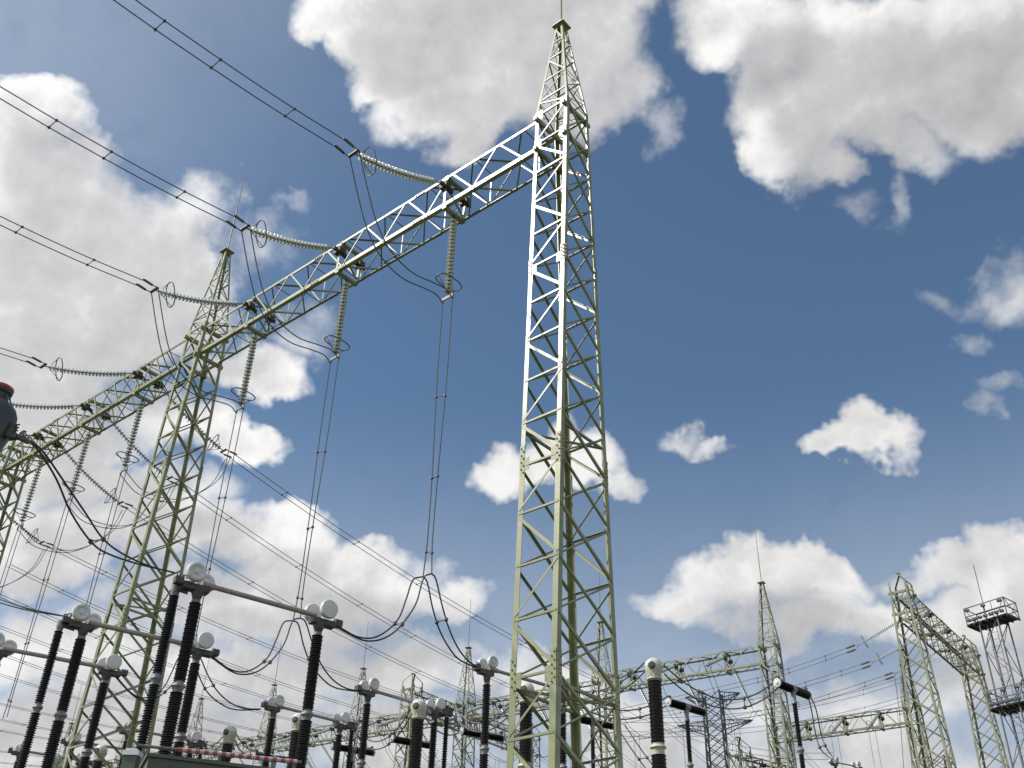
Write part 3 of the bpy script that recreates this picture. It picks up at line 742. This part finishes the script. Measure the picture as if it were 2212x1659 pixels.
for (u0, v0, u1, v1, z, lb) in ((1686, 1478, 1738, 1499, 10.5, 'T shaped breaker furthest right with its silver end facing the camera'),
    (1448, 1518, 1516, 1537, 10.5, 'T shaped breaker right of the dome column, in front of the dark pylon'),
    (1240, 1551, 1318, 1567, 10.5, 'T shaped breaker seen through the right side of the middle tower'),
    (1000, 1580, 1084, 1594, 10.5, 'T shaped breaker behind the slender column nearest the middle tower'),
    (850, 1597, 932, 1611, 10.5, 'T shaped breaker crossing behind the fat brown column left of centre'),
    (718, 1613, 806, 1626, 10.5, 'T shaped breaker low between the slender disconnector columns'),
    (556, 1633, 632, 1643, 10.5, 'T shaped breaker lowest, just above the end of the barrier')):
    make_breaker(lb, at(u0, v0, z=z), at(u1, v1, z=z))

# ------------------------------------------------------------------ blue grey head with the orange glass at the left edge
p = at(-27, 919, z=9.3); t = thing('instrument_transformer', 'dark blue grey bulbous head with an orange topped neck at the left edge', 'instrument transformer', (p.x, p.y, 0))
z = p.z
b = MB(); b.lathe([(.1, z-.72), (.2, z-.66), (.26, z-.5), (.30, z-.3), (.355, z-.08), (.37, z+.06), (.355, z+.2), (.31, z+.3), (.24, z+.37), (.17, z+.4), (.13, z+.42)], 40); b.build('head_tank', BLUEGR, t)
b = MB(); b.lathe([(.17, z+.36), (.15, z+.45), (.15, z+.53), (.18, z+.56), (.18, z+.60)], 28)
for i in range(8):
    a = i*math.pi/4+.3; b.tube([(.25*math.cos(a), .25*math.sin(a), z+.36), (.16*math.cos(a), .16*math.sin(a), z+.5)], .012, 5)
b.build('neck', BLUEGR, t)
b = MB(); b.lathe([(.18, z+.602), (.188, z+.61), (.188, z+.65), (.16, z+.67), (.05, z+.675)], 28); b.build('orange_cap', ORANGE, t)
term = at(38, 943, z=z-.18); tl = term-V((p.x, p.y, 0)); d = V((tl.x, tl.y, 0)).normalized()
b = MB(); b.prism(d*.36+V((0, 0, z-.2)), d*.36+V((0, 0, z+.02)), d, d.cross(V((0, 0, 1))), (-.02, .06), (-.06, .06))
for i in range(5): b.lathe([(.014, 0), (.014, .05)], 6, d*.42+V((0, 0, z-.18+.05*i)), d)
b.prism(d*.38+V((0, 0, z-.2)), tl, d.cross(V((0, 0, 1))), (0, 0, 1), (-.05, .05), (-.03, .03)); b.build('terminal', BOX, t)
e = column(t, (0, 0, z-.74), .15, .2, 1.8, 1.8, 34, PORC, seg=20); pedestal(t, (0, 0), z-.74+e, 0)
def zA(x, y): return (x*.3063, 745.5+y*.3063)
A1 = at(384, 1252, z=H[0])
def hang(L):
    pts = []
    for i, (x, y) in enumerate(L):
        u, v = zA(x, y); f = i/(len(L)-1); a = math.atan2
        n = V((-(A1.y-term.y), A1.x-term.x, 0)); dd = raydir(u, v); tt = (term-CAM).dot(n)/dd.dot(n); pts.append(CAM+dd*tt)
    return pts
L1 = [(215, 676), (310, 760), (450, 960), (600, 1180), (730, 1370), (880, 1480), (1060, 1560), (1230, 1606)]
L2 = [(200, 668), (290, 770), (400, 950), (500, 1180), (640, 1385), (760, 1470), (980, 1545), (1225, 1602)]
P1_, P2_ = spline(hang(L1), 6), spline(hang(L2), 6)
twin('loop_cable', 'thick twin black cable sagging down from the orange topped head', 'connecting cable', P1_, P2_, .0165, None, [24], m=CABLEN, seg=7)
b = MB(); u_ = (P1_[3]-term).normalized(); b.lathe([(.03, -.04), (.042, 0), (.045, .28), (.03, .34)], 8, V((0, 0, 0)), u_)
for i in range(4): b.lathe([(.012, 0), (.012, .1)], 5, u_*(.06+.07*i), (0, 0, 1))
tag(b.build('cable_clamp', BOX), 'bolted dark clamp at the upper end of the thick black cable', 'cable clamp').location = term
Q = [at(-60, 1285, z=11.2), at(0, 1302, z=10.75), at(60, 1318, z=10.5), at(138, 1331, z=10.38)]
twin('loop_cable', 'twin black cable coming in from the left edge to the second disconnector', 'connecting cable', spline(Q, 6), spline([q+V((0, 0, .12*(1-i/3))) for i, q in enumerate(Q)], 6), .019, None, [], m=CABLEN, seg=6)

# ------------------------------------------------------------------ barrier, cabinet and lidded box at the lower left
z = 4.75; a, c = at(306, 1611, z=z), at(642, 1646, z=z); d = (c-a); L = d.length; dn = d.normalized(); nn = V((dn.y, -dn.x, 0))
t = thing('striped_barrier', 'red and white striped bar above the grey green cabinet', 'barrier', (a.x, a.y, 0))
def barrier_piece(s0, s1, m, name, r):
    b = MB(); b.tube([V((0, 0, z))+dn*s0, V((0, 0, z))+dn*s1], r, 10); return b.build(name, m, t)
barrier_piece(-.05, L+.05, GALV, 'inner_bar', .018)
nb = 14; x = .42; st = (L-x)/(nb*2)
b = MB(); nred = 0
for i in range(nb): b.tube([V((0, 0, z))+dn*(x+2*i*st), V((0, 0, z))+dn*(x+(2*i+1)*st)], .028, 10)
nred = len(b.f)
for i in range(nb): b.tube([V((0, 0, z))+dn*(x+(2*i+1)*st), V((0, 0, z))+dn*(x+(2*i+2)*st)], .0275, 10)
o = b.build('striped_bar', REDP, t); o.data.materials.append(WHITEP)
for f in o.data.polygons[nred:]: f.material_index = 1
for s in (.03, L*.5, L-.03):
    b = MB(); b.tube([V((0, 0, 0))+dn*s+nn*-.02, V((0, 0, z))+dn*s+nn*-.02], .02, 6); b.build('post', GALV, t)
a = at(322, 1633, z=4.45); c = at(560, 1662, z=4.45); d = c-a; d.z = 0; L = d.length+.5; dn = d.normalized(); back = V((-dn.y, dn.x, 0))
t = thing('control_cabinet', 'wide grey green metal cabinet at the bottom left below the striped bar', 'cabinet', (a.x, a.y, 0))
b = MB(); b.prism((0, 0, .3), (0, 0, 4.44), dn, back, (0, L), (0, 1.0)); b.build('housing', PANEL, t)
b = MB(); b.prism((0, 0, 4.442), (0, 0, 4.48), dn, back, (-.03, L+.03), (-.03, 1.03)); b.build('lid', PANEL, t)
for i, (s0, s1) in enumerate(((.24, .42), (.62, .8), (1.2, 1.8))):
    b = MB(); b.prism((0, 0, 1.4), (0, 0, 4.38), dn, back, (s0, s1), (-.012, -.002)); b.build('door_panel', PANELG, t)
b = MB(); b.prism((0, 0, 0), (0, 0, .3), dn, back, (-.1, L+.1), (-.1, 1.1)); b.build('plinth', CONC, t)
a = at(283, 1645, z=4.35)
t = thing('junction_box', 'small green box with a bright metal lid left of the striped bar', 'junction box', (a.x, a.y, 0), YAW*-1)
b = MB(); b.box((0, 0, 4.28), (.15, .15, .24)); b.build('box_body', PANEL, t)
b = MB(); b.prism((0, -.09, 4.43), (0, .09, 4.43), (1, 0, .0), (0, 0, 1), (-.09, .09), (-.03, .02)); b.prism((0, -.08, 4.452), (0, .08, 4.452), (1, 0, 0), (0, 0, 1), (-.06, .06), (0, .02)); b.build('lid', ROOFW, t)
b = MB(); b.tube([(0, 0, 0), (0, 0, 4.15)], .04, 8); b.build('post', STEEL, t)

# ------------------------------------------------------------------ second gantry, far behind
ft = [at(1645, 1260, z=ZT), at(1297, 1345, z=ZT), at(1012, 1400, z=ZT), at(785, 1445, z=ZT), at(593, 1480, z=ZT), at(435, 1510, z=ZT)]
ang = math.atan2(ft[5].y-ft[0].y, ft[5].x-ft[0].x)+math.pi
FT = make_tower('far lattice tower with a thin rod at the right end of the far beam', True, 4.2, STEELF); index_kids(FT)
FT.location = (ft[0].x, ft[0].y, 0); FT.rotation_euler = (0, 0, ang)
FL = [None, 'far lattice tower seen through and beside the middle tower', 'far lattice tower just behind the slender disconnector nearest the middle tower',
      'far lattice tower above the second slender disconnector', 'far lattice tower above the third slender disconnector', 'smallest far lattice tower, above the barrier at lower left']
FT['group'] = 'far lattice towers of the second gantry'
for i in range(1, 6): copy_tree(FT, None, (ft[i].x, ft[i].y, 0), label=FL[i])
q = ft[5]+(ft[5]-ft[4]); copy_tree(FT, None, (q.x, q.y, 0), label='far lattice tower lowest at the left, behind the left tower')
ft.append(q); q2 = q+(ft[5]-ft[4]); copy_tree(FT, None, (q2.x, q2.y, 0), label='far lattice tower by the lower left corner'); ft.append(q2)
BL = ['right of the middle tower', 'behind the middle tower', 'just left of the middle tower', 'behind the slender disconnectors', 'above the barrier', 'behind the left tower', 'at the lower left corner']
sdir = V((-math.sin(ang), math.cos(ang), 0))             # away from the camera, across the far beam
def far_string(A, B, label, group, ring=True, m=None):
    A, B = V(A), V(B); b = MB(); L = (B-A).length; n = 20; d = (B-A).normalized()
    t = thing('insulator_string', label, 'insulator string', A, 0, group)
    for i in range(n): b.lathe([(.03, 0), (.12, .03), (.125, .055), (.03, .08), (.02, .13)], 8, (B-A)*(.06+.88*i/n), d)
    b.build('glass_discs', m or GLASSF, t)
    b = MB(); b.tube([V((0, 0, 0)), B-A], .02, 5)
    if ring:
        c = (B-A)*.88; u = d.cross(V((0, 0, 1))).normalized(); w2 = d.cross(u)
        b.tube([c+u*(.24*math.cos(k*.52))+w2*(.42*math.sin(k*.52)) for k in range(12)], .02, 5, True)
    b.build('grading_ring', GALV, t)
WORD = ['right hand', 'centre', 'left hand']
phases_far = []
for i in range(7):
    a, c = ft[i], ft[i+1]; L = (V((a.x, a.y, 0))-V((c.x, c.y, 0))).length-W0
    n = 3; ph = [-L*f for f in (.2, .5, .8)]
    bm = make_beam(L, ph, 'far lattice beam '+BL[i], STEELF); bm['group'] = 'far beams of the second gantry'
    dx = V((math.cos(ang), math.sin(ang), 0)); st = V((a.x, a.y, ZB))-dx*(W0/2); bm.location = st; bm.rotation_euler = (0, 0, ang)
    for k, x in enumerate(ph):
        p = st+dx*x; phases_far.append(p); nm = '%s one %s' % (WORD[k], BL[i])
        if i > 4: continue
        far_string(p-sdir*.6+V((0, 0, .85)), p-sdir*4.0+V((0, 0, -.75)), 'grey strain string before the far beam, '+nm, 'near side strings of the far gantry')
        far_string(p+sdir*.6+V((0, 0, .85)), p+sdir*3.9+V((0, 0, -1.4)), 'pale strain string behind the far beam, '+nm, 'back side strings of the far gantry')
        o = p-sdir*4.1+V((0, 0, -.8)); e = p+sdir*4.0+V((0, 0, -1.5)); lo_ = p+V((0, 0, -3.2))
        A = spline([o, lerp(o, lo_, .5)-V((0, 0, .7)), lo_, lerp(e, lo_, .5)-V((0, 0, .6)), e], 5)
        twin('jumper_cable', 'twin jumper looping under the far beam, '+nm, 'jumper cable', A, off(A, .35), .017, 'jumpers under the far gantry', [], CABLEF)
        dr = spline([lo_, lo_+V((.05, 0, -6)), lo_+V((-.1, 0, -12)), lo_+V((.1, -.3, -17))], 4)
        twin('dropper_cable', 'thin twin dropper under the far beam, '+nm, 'dropper cable', dr, off(dr, .4), .014, 'droppers under the far gantry', [3, 7], CABLEF)
        E2 = e+sdir*95+V((0, 0, -1.0)); ln = sagging(e, E2, 2.6, 14)
        twin('overhead_conductor', 'thin twin line beyond the far beam, '+nm, 'overhead line', ln, off(ln, .4), .014, 'lines behind the far gantry', [4, 8], CABLEF)
# lines between the two gantries
conn = [(FAR[0], 2), (FAR[1], 3), (FAR[2], 4), (FAR[3], 5), (PH3[1], 6), (PH3[2], 7), (-50., 8), (-54., 9), (-58., 10), (-66, 11), (-70, 12), (-74, 13), (-82, 15), (-87, 17)]
CN = [w_+' from the top' for w_ in 'first second third fourth fifth sixth seventh eighth ninth tenth eleventh twelfth thirteenth fourteenth'.split()]
for i, (x, k) in enumerate(conn):
    e = phases_far[k]-sdir*4.1+V((0, 0, -.8)); s = V((x, 4.55, 23.72))
    ln = sagging(s, e, .75, 20)
    twin('overhead_conductor', 'twin line crossing the lower left between the gantries, '+CN[i], 'overhead line', off(ln, -.2), off(ln, .2), .016, 'lines between the near and the far gantry', [2, 5, 8, 11, 14, 17] if i < 8 else [4, 10, 16], CABLEF if i > 1 else CABLE)

# ------------------------------------------------------------------ portals with hipped caps whose beams run away from the camera
def portal(pa, pb, la, lb, lbeam, m):
    dx = V((pb.x-pa.x, pb.y-pa.y, 0)); L = dx.length; dn = dx.normalized(); rz = math.atan2(dn.y, dn.x)
    ta = make_tower(la, False, m=m); ta.location = (pa.x, pa.y, 0); ta.rotation_euler = (0, 0, rz+math.pi); index_kids(ta)
    copy_tree(ta, None, (pb.x, pb.y, 0), rz+math.pi, lb)
    bm = make_beam(L-W0, [-(L-W0)*f for f in (.2, .5, .8)], lbeam, m, panel=1.3, bh=.5, hb=1.6); bm.location = V((pa.x, pa.y, ZB-.3))+dn*W0/2; bm.rotation_euler = (0, 0, rz+math.pi)
    return dn
ZC = ZK+.35+.62
pa, pb = at(1940, 1240, z=ZC), at(2082, 1374, z=ZC)
dn = portal(pa, pb, 'near leg tower of the portal at the right, with an open hipped cap', 'far leg tower of the portal at the right, lower in the picture', 'heavy lattice beam of the right portal running away to the right', STEELF)
side = V((-1, 0, 0))
SN = ['upper', 'middle', 'lower']
SP = [((1953, 1335), (1856, 1393), (1600, 1478)), ((1984, 1378), (1888, 1429), (1640, 1503)), ((2034, 1403), (1938, 1453), (1690, 1530))]
for i, ((u0, v0), (u1, v1), (u2, v2)) in enumerate(SP):
    f = (.2, .5, .8)[i]; q = lerp(pa, pb, f)
    A = at(u0, v0, y=q.y); B = at(u1, v1, y=q.y-.1); C = at(u2, v2, y=q.y-.6)
    far_string(A, B, SN[i]+' glass strain string pulling left from the right portal', 'strings of the right portal', True, GLASS)
    B2 = B+(B-A).normalized()*.3; D = C+(C-B2)*1.7+V((0, 0, 1.2)); ln = spline([B2, lerp(B2, C, .5)-V((0, 0, .12)), C, D], 6); bk = (B-B2)
    twin('overhead_conductor', SN[i]+' twin line running left from the right portal', 'overhead line', [B]+[p+V((0, 0, .14)) for p in ln], [B]+[p-V((0, .0, .14)) for p in ln], .019, 'lines of the right portal', [4, 8, 12, 16], CABLEF)
    b = MB()
    for s in (-.14, .14):
        u = (ln[1]-ln[0]).normalized(); b.lathe([(.03, 0), (.07, .05), (.07, .5), (.03, .6)], 7, ln[0]+V((0, 0, s)), u)
    tag(b.build('line_clamps', GALV), 'pair of clamps at the %s string of the right portal' % SN[i], 'line clamps', 'clamps of the right portal lines')
dr = spline([at(1932, 1455, y=pa.y-1.5), at(1938, 1500, y=pa.y-1.5), at(1945, 1560, y=pa.y-1.5), at(1955, 1700, y=pa.y-1.5)], 5)
twin('dropper_cable', 'twin dropper falling in front of the right portal leg', 'dropper cable', dr, off(dr, .45), .018, None, [9], CABLEF)
pa2 = at(893, 1456, z=ZC); pb2 = V((pa2.x-1.0, pa2.y+15.5, pa2.z))
portal(pa2, pb2, 'portal tower with a hipped cap behind the fat brown column', 'further portal tower hidden among the far beams left of centre', 'lattice beam of the portal left of centre, running away', STEELF)

# third gantry, furthest, low at the right
z3 = ZB; a3, c3 = at(1952, 1530, z=z3+HB), at(1700, 1566, z=z3+HB)
rz = math.atan2(a3.y-c3.y, a3.x-c3.x); L = (a3-c3).length
bm = make_beam(L, [-L*f for f in (.2, .5, .82)], 'furthest lattice beam low at the right with three slanted strings', STEELF); bm.location = V((a3.x, a3.y, z3)); bm.rotation_euler = (0, 0, rz)
dx = V((math.cos(rz), math.sin(rz), 0)); sd = V((-dx.y, dx.x, 0))
for p, lb in ((a3+dx*.6, 'furthest lattice tower behind the near leg of the right portal'), (c3-dx*.6, 'furthest lattice tower left of the furthest beam')):
    copy_tree(FT, None, (p.x, p.y, 0), rz, lb)
for k, f in enumerate((.2, .5, .82)):
    p = V((a3.x, a3.y, z3))-dx*L*f
    far_string(p-sd*.6+V((0, 0, .9)), p-sd*3.9+V((0, 0, -.9)), 'small slanted grey string on the furthest beam, '+('right', 'middle', 'left')[k]+' one of three', 'strings of the furthest beam')
    o = p-sd*4.0+V((0, 0, -1)); dr = [o, o+V((0, 0, -6)), o+V((.1, 0, -12)), o+V((.2, 0, -19))]
    twin('dropper_cable', 'thin dropper under the furthest beam, '+('right', 'middle', 'left')[k]+' one of three', 'dropper cable', dr, off(dr, .5), .016, 'droppers of the furthest beam', [], CABLEF)
a4 = at(1598, 1632, z=20); c4 = at(1720, 1664, z=20); rz = math.atan2(a4.y-c4.y, a4.x-c4.x); L = (a4-c4).length
bm = make_beam(L, [-L*.3, -L*.7], 'low lattice beam with frosty strings at the bottom right', STEELF); bm.location = V((a4.x, a4.y, 18.7)); bm.rotation_euler = (0, 0, rz)
t = make_tower('capped lattice tower low at the bottom right, holding the low beam', False, m=STEELF); t.location = V((a4.x, a4.y, 18.7-ZB)); t.rotation_euler = (0, 0, rz)

# ------------------------------------------------------------------ lighting mast
p = at(2146, 1345, z=21.5)
t = thing('lighting_mast', 'grey lattice lighting mast with floodlight platforms at the right edge', 'lighting mast', (p.x, p.y, 0), math.radians(-12))
Z = p.z; hw = .5
for sx in (-1, 1):
    for sy in (-1, 1):
        b = MB(); b.tube([(sx*hw*1.25, sy*hw*1.25, 0), (sx*hw, sy*hw, Z)], .045, 8); b.build('leg', MASTST, t)
b = MB(); k = 15
for i in range(k):
    z0, z1 = Z*i/k, Z*(i+1)/k; s = 1 if i % 2 else -1
    w0, w1 = hw*(1.25-.25*z0/Z), hw*(1.25-.25*z1/Z)
    for f in (-1, 1):
        b.tube([(s*w0, f*w0, z0), (-s*w1, f*w1, z1)], .022, 5); b.tube([(f*w0, s*w0, z0), (f*w1, -s*w1, z1)], .022, 5)
    if i % 3 == 0:
        for f in (-1, 1): b.tube([(-w0, f*w0, z0), (w0, f*w0, z0)], .022, 5); b.tube([(f*w0, -w0, z0), (f*w0, w0, z0)], .022, 5)
b.build('bracing', MASTST, t)
b = MB(); 
for sx in (-.22, .22): b.tube([(sx, -hw*.5, 0), (sx, -hw*.5, Z+1)], .02, 5)
for i in range(60): b.tube([(-.22, -hw*.5, .4+i*.36), (.22, -hw*.5, .4+i*.36)], .01, 4)
b.build('ladder', MASTST, t)
def platform(z, lx, ly, deck=True):
    b = MB(); b.prism((0, 0, z), (0, 0, z+.06), (1, 0, 0), (0, 1, 0), (-lx, lx), (-ly, ly))
    for i in range(7): x = -lx+2*lx*i/6; b.prism((x, -ly, z-.07), (x, ly, z-.07), (1, 0, 0), (0, 0, 1), (-.03, .03), (0, .069))
    pl = b.build('platform', DARKST, t)
    b = MB()
    for zz in (z+.45, z+.9):
        pts = [(-lx, -ly, zz), (lx, -ly, zz), (lx, ly, zz), (-lx, ly, zz)]
        for i in range(4): b.tube([pts[i], pts[(i+1) % 4]], .028, 6)
    for (x, y) in ((-lx, -ly), (lx, -ly), (lx, ly), (-lx, ly), (0, -ly), (0, ly)):
        b.tube([(x, y, z), (x, y, z+.9)], .028, 6)
    b.tube([(-lx, -ly, z+.9), (-lx*.5, -ly, z)], .018, 5); b.tube([(lx, -ly, z+.9), (lx*.5, -ly, z)], .018, 5)
    b.tube([(lx, -ly, z+.9), (lx, ly, z)], .018, 5); b.tube([(lx, ly, z+.9), (lx*.5, ly, z)], .018, 5)
    b.build('railing', MASTST, pl)
    for i in range(7):
        x = -lx+.2+(2*lx-.4)*i/6
        for zz, y in ((z+.2, -ly), (z+.75, -ly)):
            if zz > z+.5 and i % 3: continue
            q = MB(); q.box((x, y-.08, zz), (.19, .15, .13)); q.lathe([(.06, 0), (.07, .04)], 10, (x, y-.15, zz-.02), (0, -1, -.5)); q.build('floodlight', MASTST, pl)
platform(Z, 1.1, .6)
platform(Z-4.4, .9, .7)
b = MB(); b.tube([(-.3, 0, Z), (-.3, 0, Z+3.3)], .022, 6); b.build('lightning_rod', MASTST, t)
b = MB(); b.box((.5, -.56, Z+.36), (.6, .08, .05)); b.build('lamp_tube', ROOFW, t)

# ------------------------------------------------------------------ pylons of the outgoing line
def pylon(p, H, w, arms, label, m, lat=12):
    t = thing('transmission_pylon', label, 'pylon', (p.x, p.y, 0), math.radians(20))
    wz = lambda z: w*(1.0+.9*(1-z/H)**2)
    for sx in (-1, 1):
        for sy in (-1, 1):
            b = MB(); b.tube([(sx*wz(z), sy*wz(z), z) for z in [H*i/8 for i in range(9)]], .09, 5); b.build('leg', m, t)
    b = MB(); k = 26
    for i in range(k):
        z0, z1 = H*i/k, H*(i+1)/k; a, c = wz(z0), wz(z1)
        for f in (-1, 1):
            b.tube([(-a, f*a, z0), (c, f*c, z1)], .04, 4); b.tube([(a, f*a, z0), (-c, f*c, z1)], .04, 4)
            b.tube([(f*a, -a, z0), (f*c, c, z1)], .04, 4); b.tube([(f*a, a, z0), (f*c, -c, z1)], .04, 4)
    b.build('bracing', m, t)
    for z, l, h in arms:
        for s in (-1, 1):
            b = MB(); ww = wz(z)
            for f in (-1, 1):
                b.tube([(s*ww, f*ww, z), (s*l, 0, z+h*.0)], .05, 5); b.tube([(s*ww, f*ww, z-h), (s*l, 0, z)], .05, 5)
                for q in (.25, .5, .75): b.tube([lerp((s*ww, f*ww, z), (s*l, 0, z), q), lerp((s*ww, f*ww, z-h), (s*l, 0, z), q*.8)], .03, 4)
            b.build('cross_arm', m, t)
    return t
pylon(at(1538, 1497, z=31), 31, .78, [(30.8, 2.5, 1.1), (28.3, 3.4, .9)], 'dark lattice pylon with flat cross arms right of the white dome column', DARKST)
pylon(at(2021, 1636, z=33), 33, .9, [(32.8, 2.0, 1.5)], 'tiny distant pylon between the two legs of the right portal', DARKST)

for i, (u0, v0, z0, u1, v1, z1) in enumerate(((1345, 1560, 21, 1960, 1470, 25), (1340, 1590, 21, 1965, 1510, 25), (1345, 1530, 21, 1800, 1640, 16))):
    ln = sagging(at(u0, v0, z=z0), at(u1, v1, z=z1), .9, 18); twin('overhead_conductor', 'thin twin line crossing the lower right, '+('upper of three', 'middle of three', 'the one falling to the right')[i], 'overhead line', ln, [p+V((0, .1, .35)) for p in ln], .016, 'thin lines crossing the lower right', [5, 10, 15], CABLEF)
# ------------------------------------------------------------------ low disconnector heads at the bottom right, cables between the devices
def small_head(label, u, v, u2, v2, z):
    B, C = at(u, v, z=z), at(u2, v2, z=z)
    make_disconnector(label, None, xy(B), xy(C), z, .075, .105, 1.5, 'small disconnectors at the bottom right', .85, .04, near=False)
small_head('small disconnector at the bottom right between the T breaker and the portal', 1803, 1645, 1850, 1654, 16.5)
def strand(label, A, B, sag, r=.02, dz=.12, n=18, sp=(5, 12), end=None):
    ln = sagging(A, B, sag, n); twin('connecting_cable', label, 'connecting cable', [p+V((0, 0, dz)) for p in ln], [p-V((0, 0, dz)) for p in ln], r, 'twin cables joining the devices', list(sp), CABLE)
c1 = at(1412, 1440, z=10.5); t1 = at(1682, 1473, z=10.7); t2 = at(1444, 1512, z=10.7); c2 = at(1137, 1491, z=10.5); s1e = at(1225, 1490, z=10.3)
strand('twin cable sagging from the white dome column to the T breaker furthest right', c1+V((.25, .1, -.1)), t1, .75)
strand('twin cable sagging left from the white dome column behind the middle tower', at(1240, 1500, z=10.2), c1+V((-.22, -.1, 0)), .30)
strand('twin cable from behind the middle tower to the T breaker by the dark pylon', at(1250, 1515, z=10.2), t2, .4)
strand('twin cable sagging between two slender columns left of the middle tower', at(966, 1532, z=10.8)+V((.1, .1, 0)), at(1130, 1495, z=10.5), .75)
strand('twin cable sagging from the second slender disconnector to the fat brown column', at(762, 1562, z=11.3), at(893, 1530, z=10.6), .9)
strand('twin cable sagging to the fat column above the barrier', at(438, 1601, z=11.5), at(488, 1588, z=10.6), .35, sp=())
strand('twin cable from the fat column above the barrier to the slender columns', at(508, 1590, z=10.5), at(556, 1628, z=10.7), .2, sp=())
strand('twin cable rising from the crossing T breaker to the fat brown column', at(915, 1535, z=10.4), at(996, 1572, z=10.7), .3, sp=())
A = spline([at(1742, 1492, z=10.7), at(1752, 1530, y=10.4), at(1763, 1590, y=10.9), at(1778, 1625, y=12.5), at(1800, 1641, z=16.3)], 6)
B = spline([at(1744, 1492, z=10.7), at(1762, 1530, y=10.4), at(1775, 1590, y=10.9), at(1788, 1620, y=12.5), at(1803, 1640, z=16.3)], 6)
twin('connecting_cable', 'twin cable falling from the T breaker furthest right to the small disconnector', 'connecting cable', A, B, .018, None, [16])
A = spline([at(1332, 1568, z=10.6), at(1352, 1600, y=9.6), at(1380, 1640, y=9.9), at(1410, 1680, y=10.2)], 6)
twin('connecting_cable', 'twin cable falling right of the middle tower to the bottom edge', 'connecting cable', A, off(A, .3), .018, None, [12])
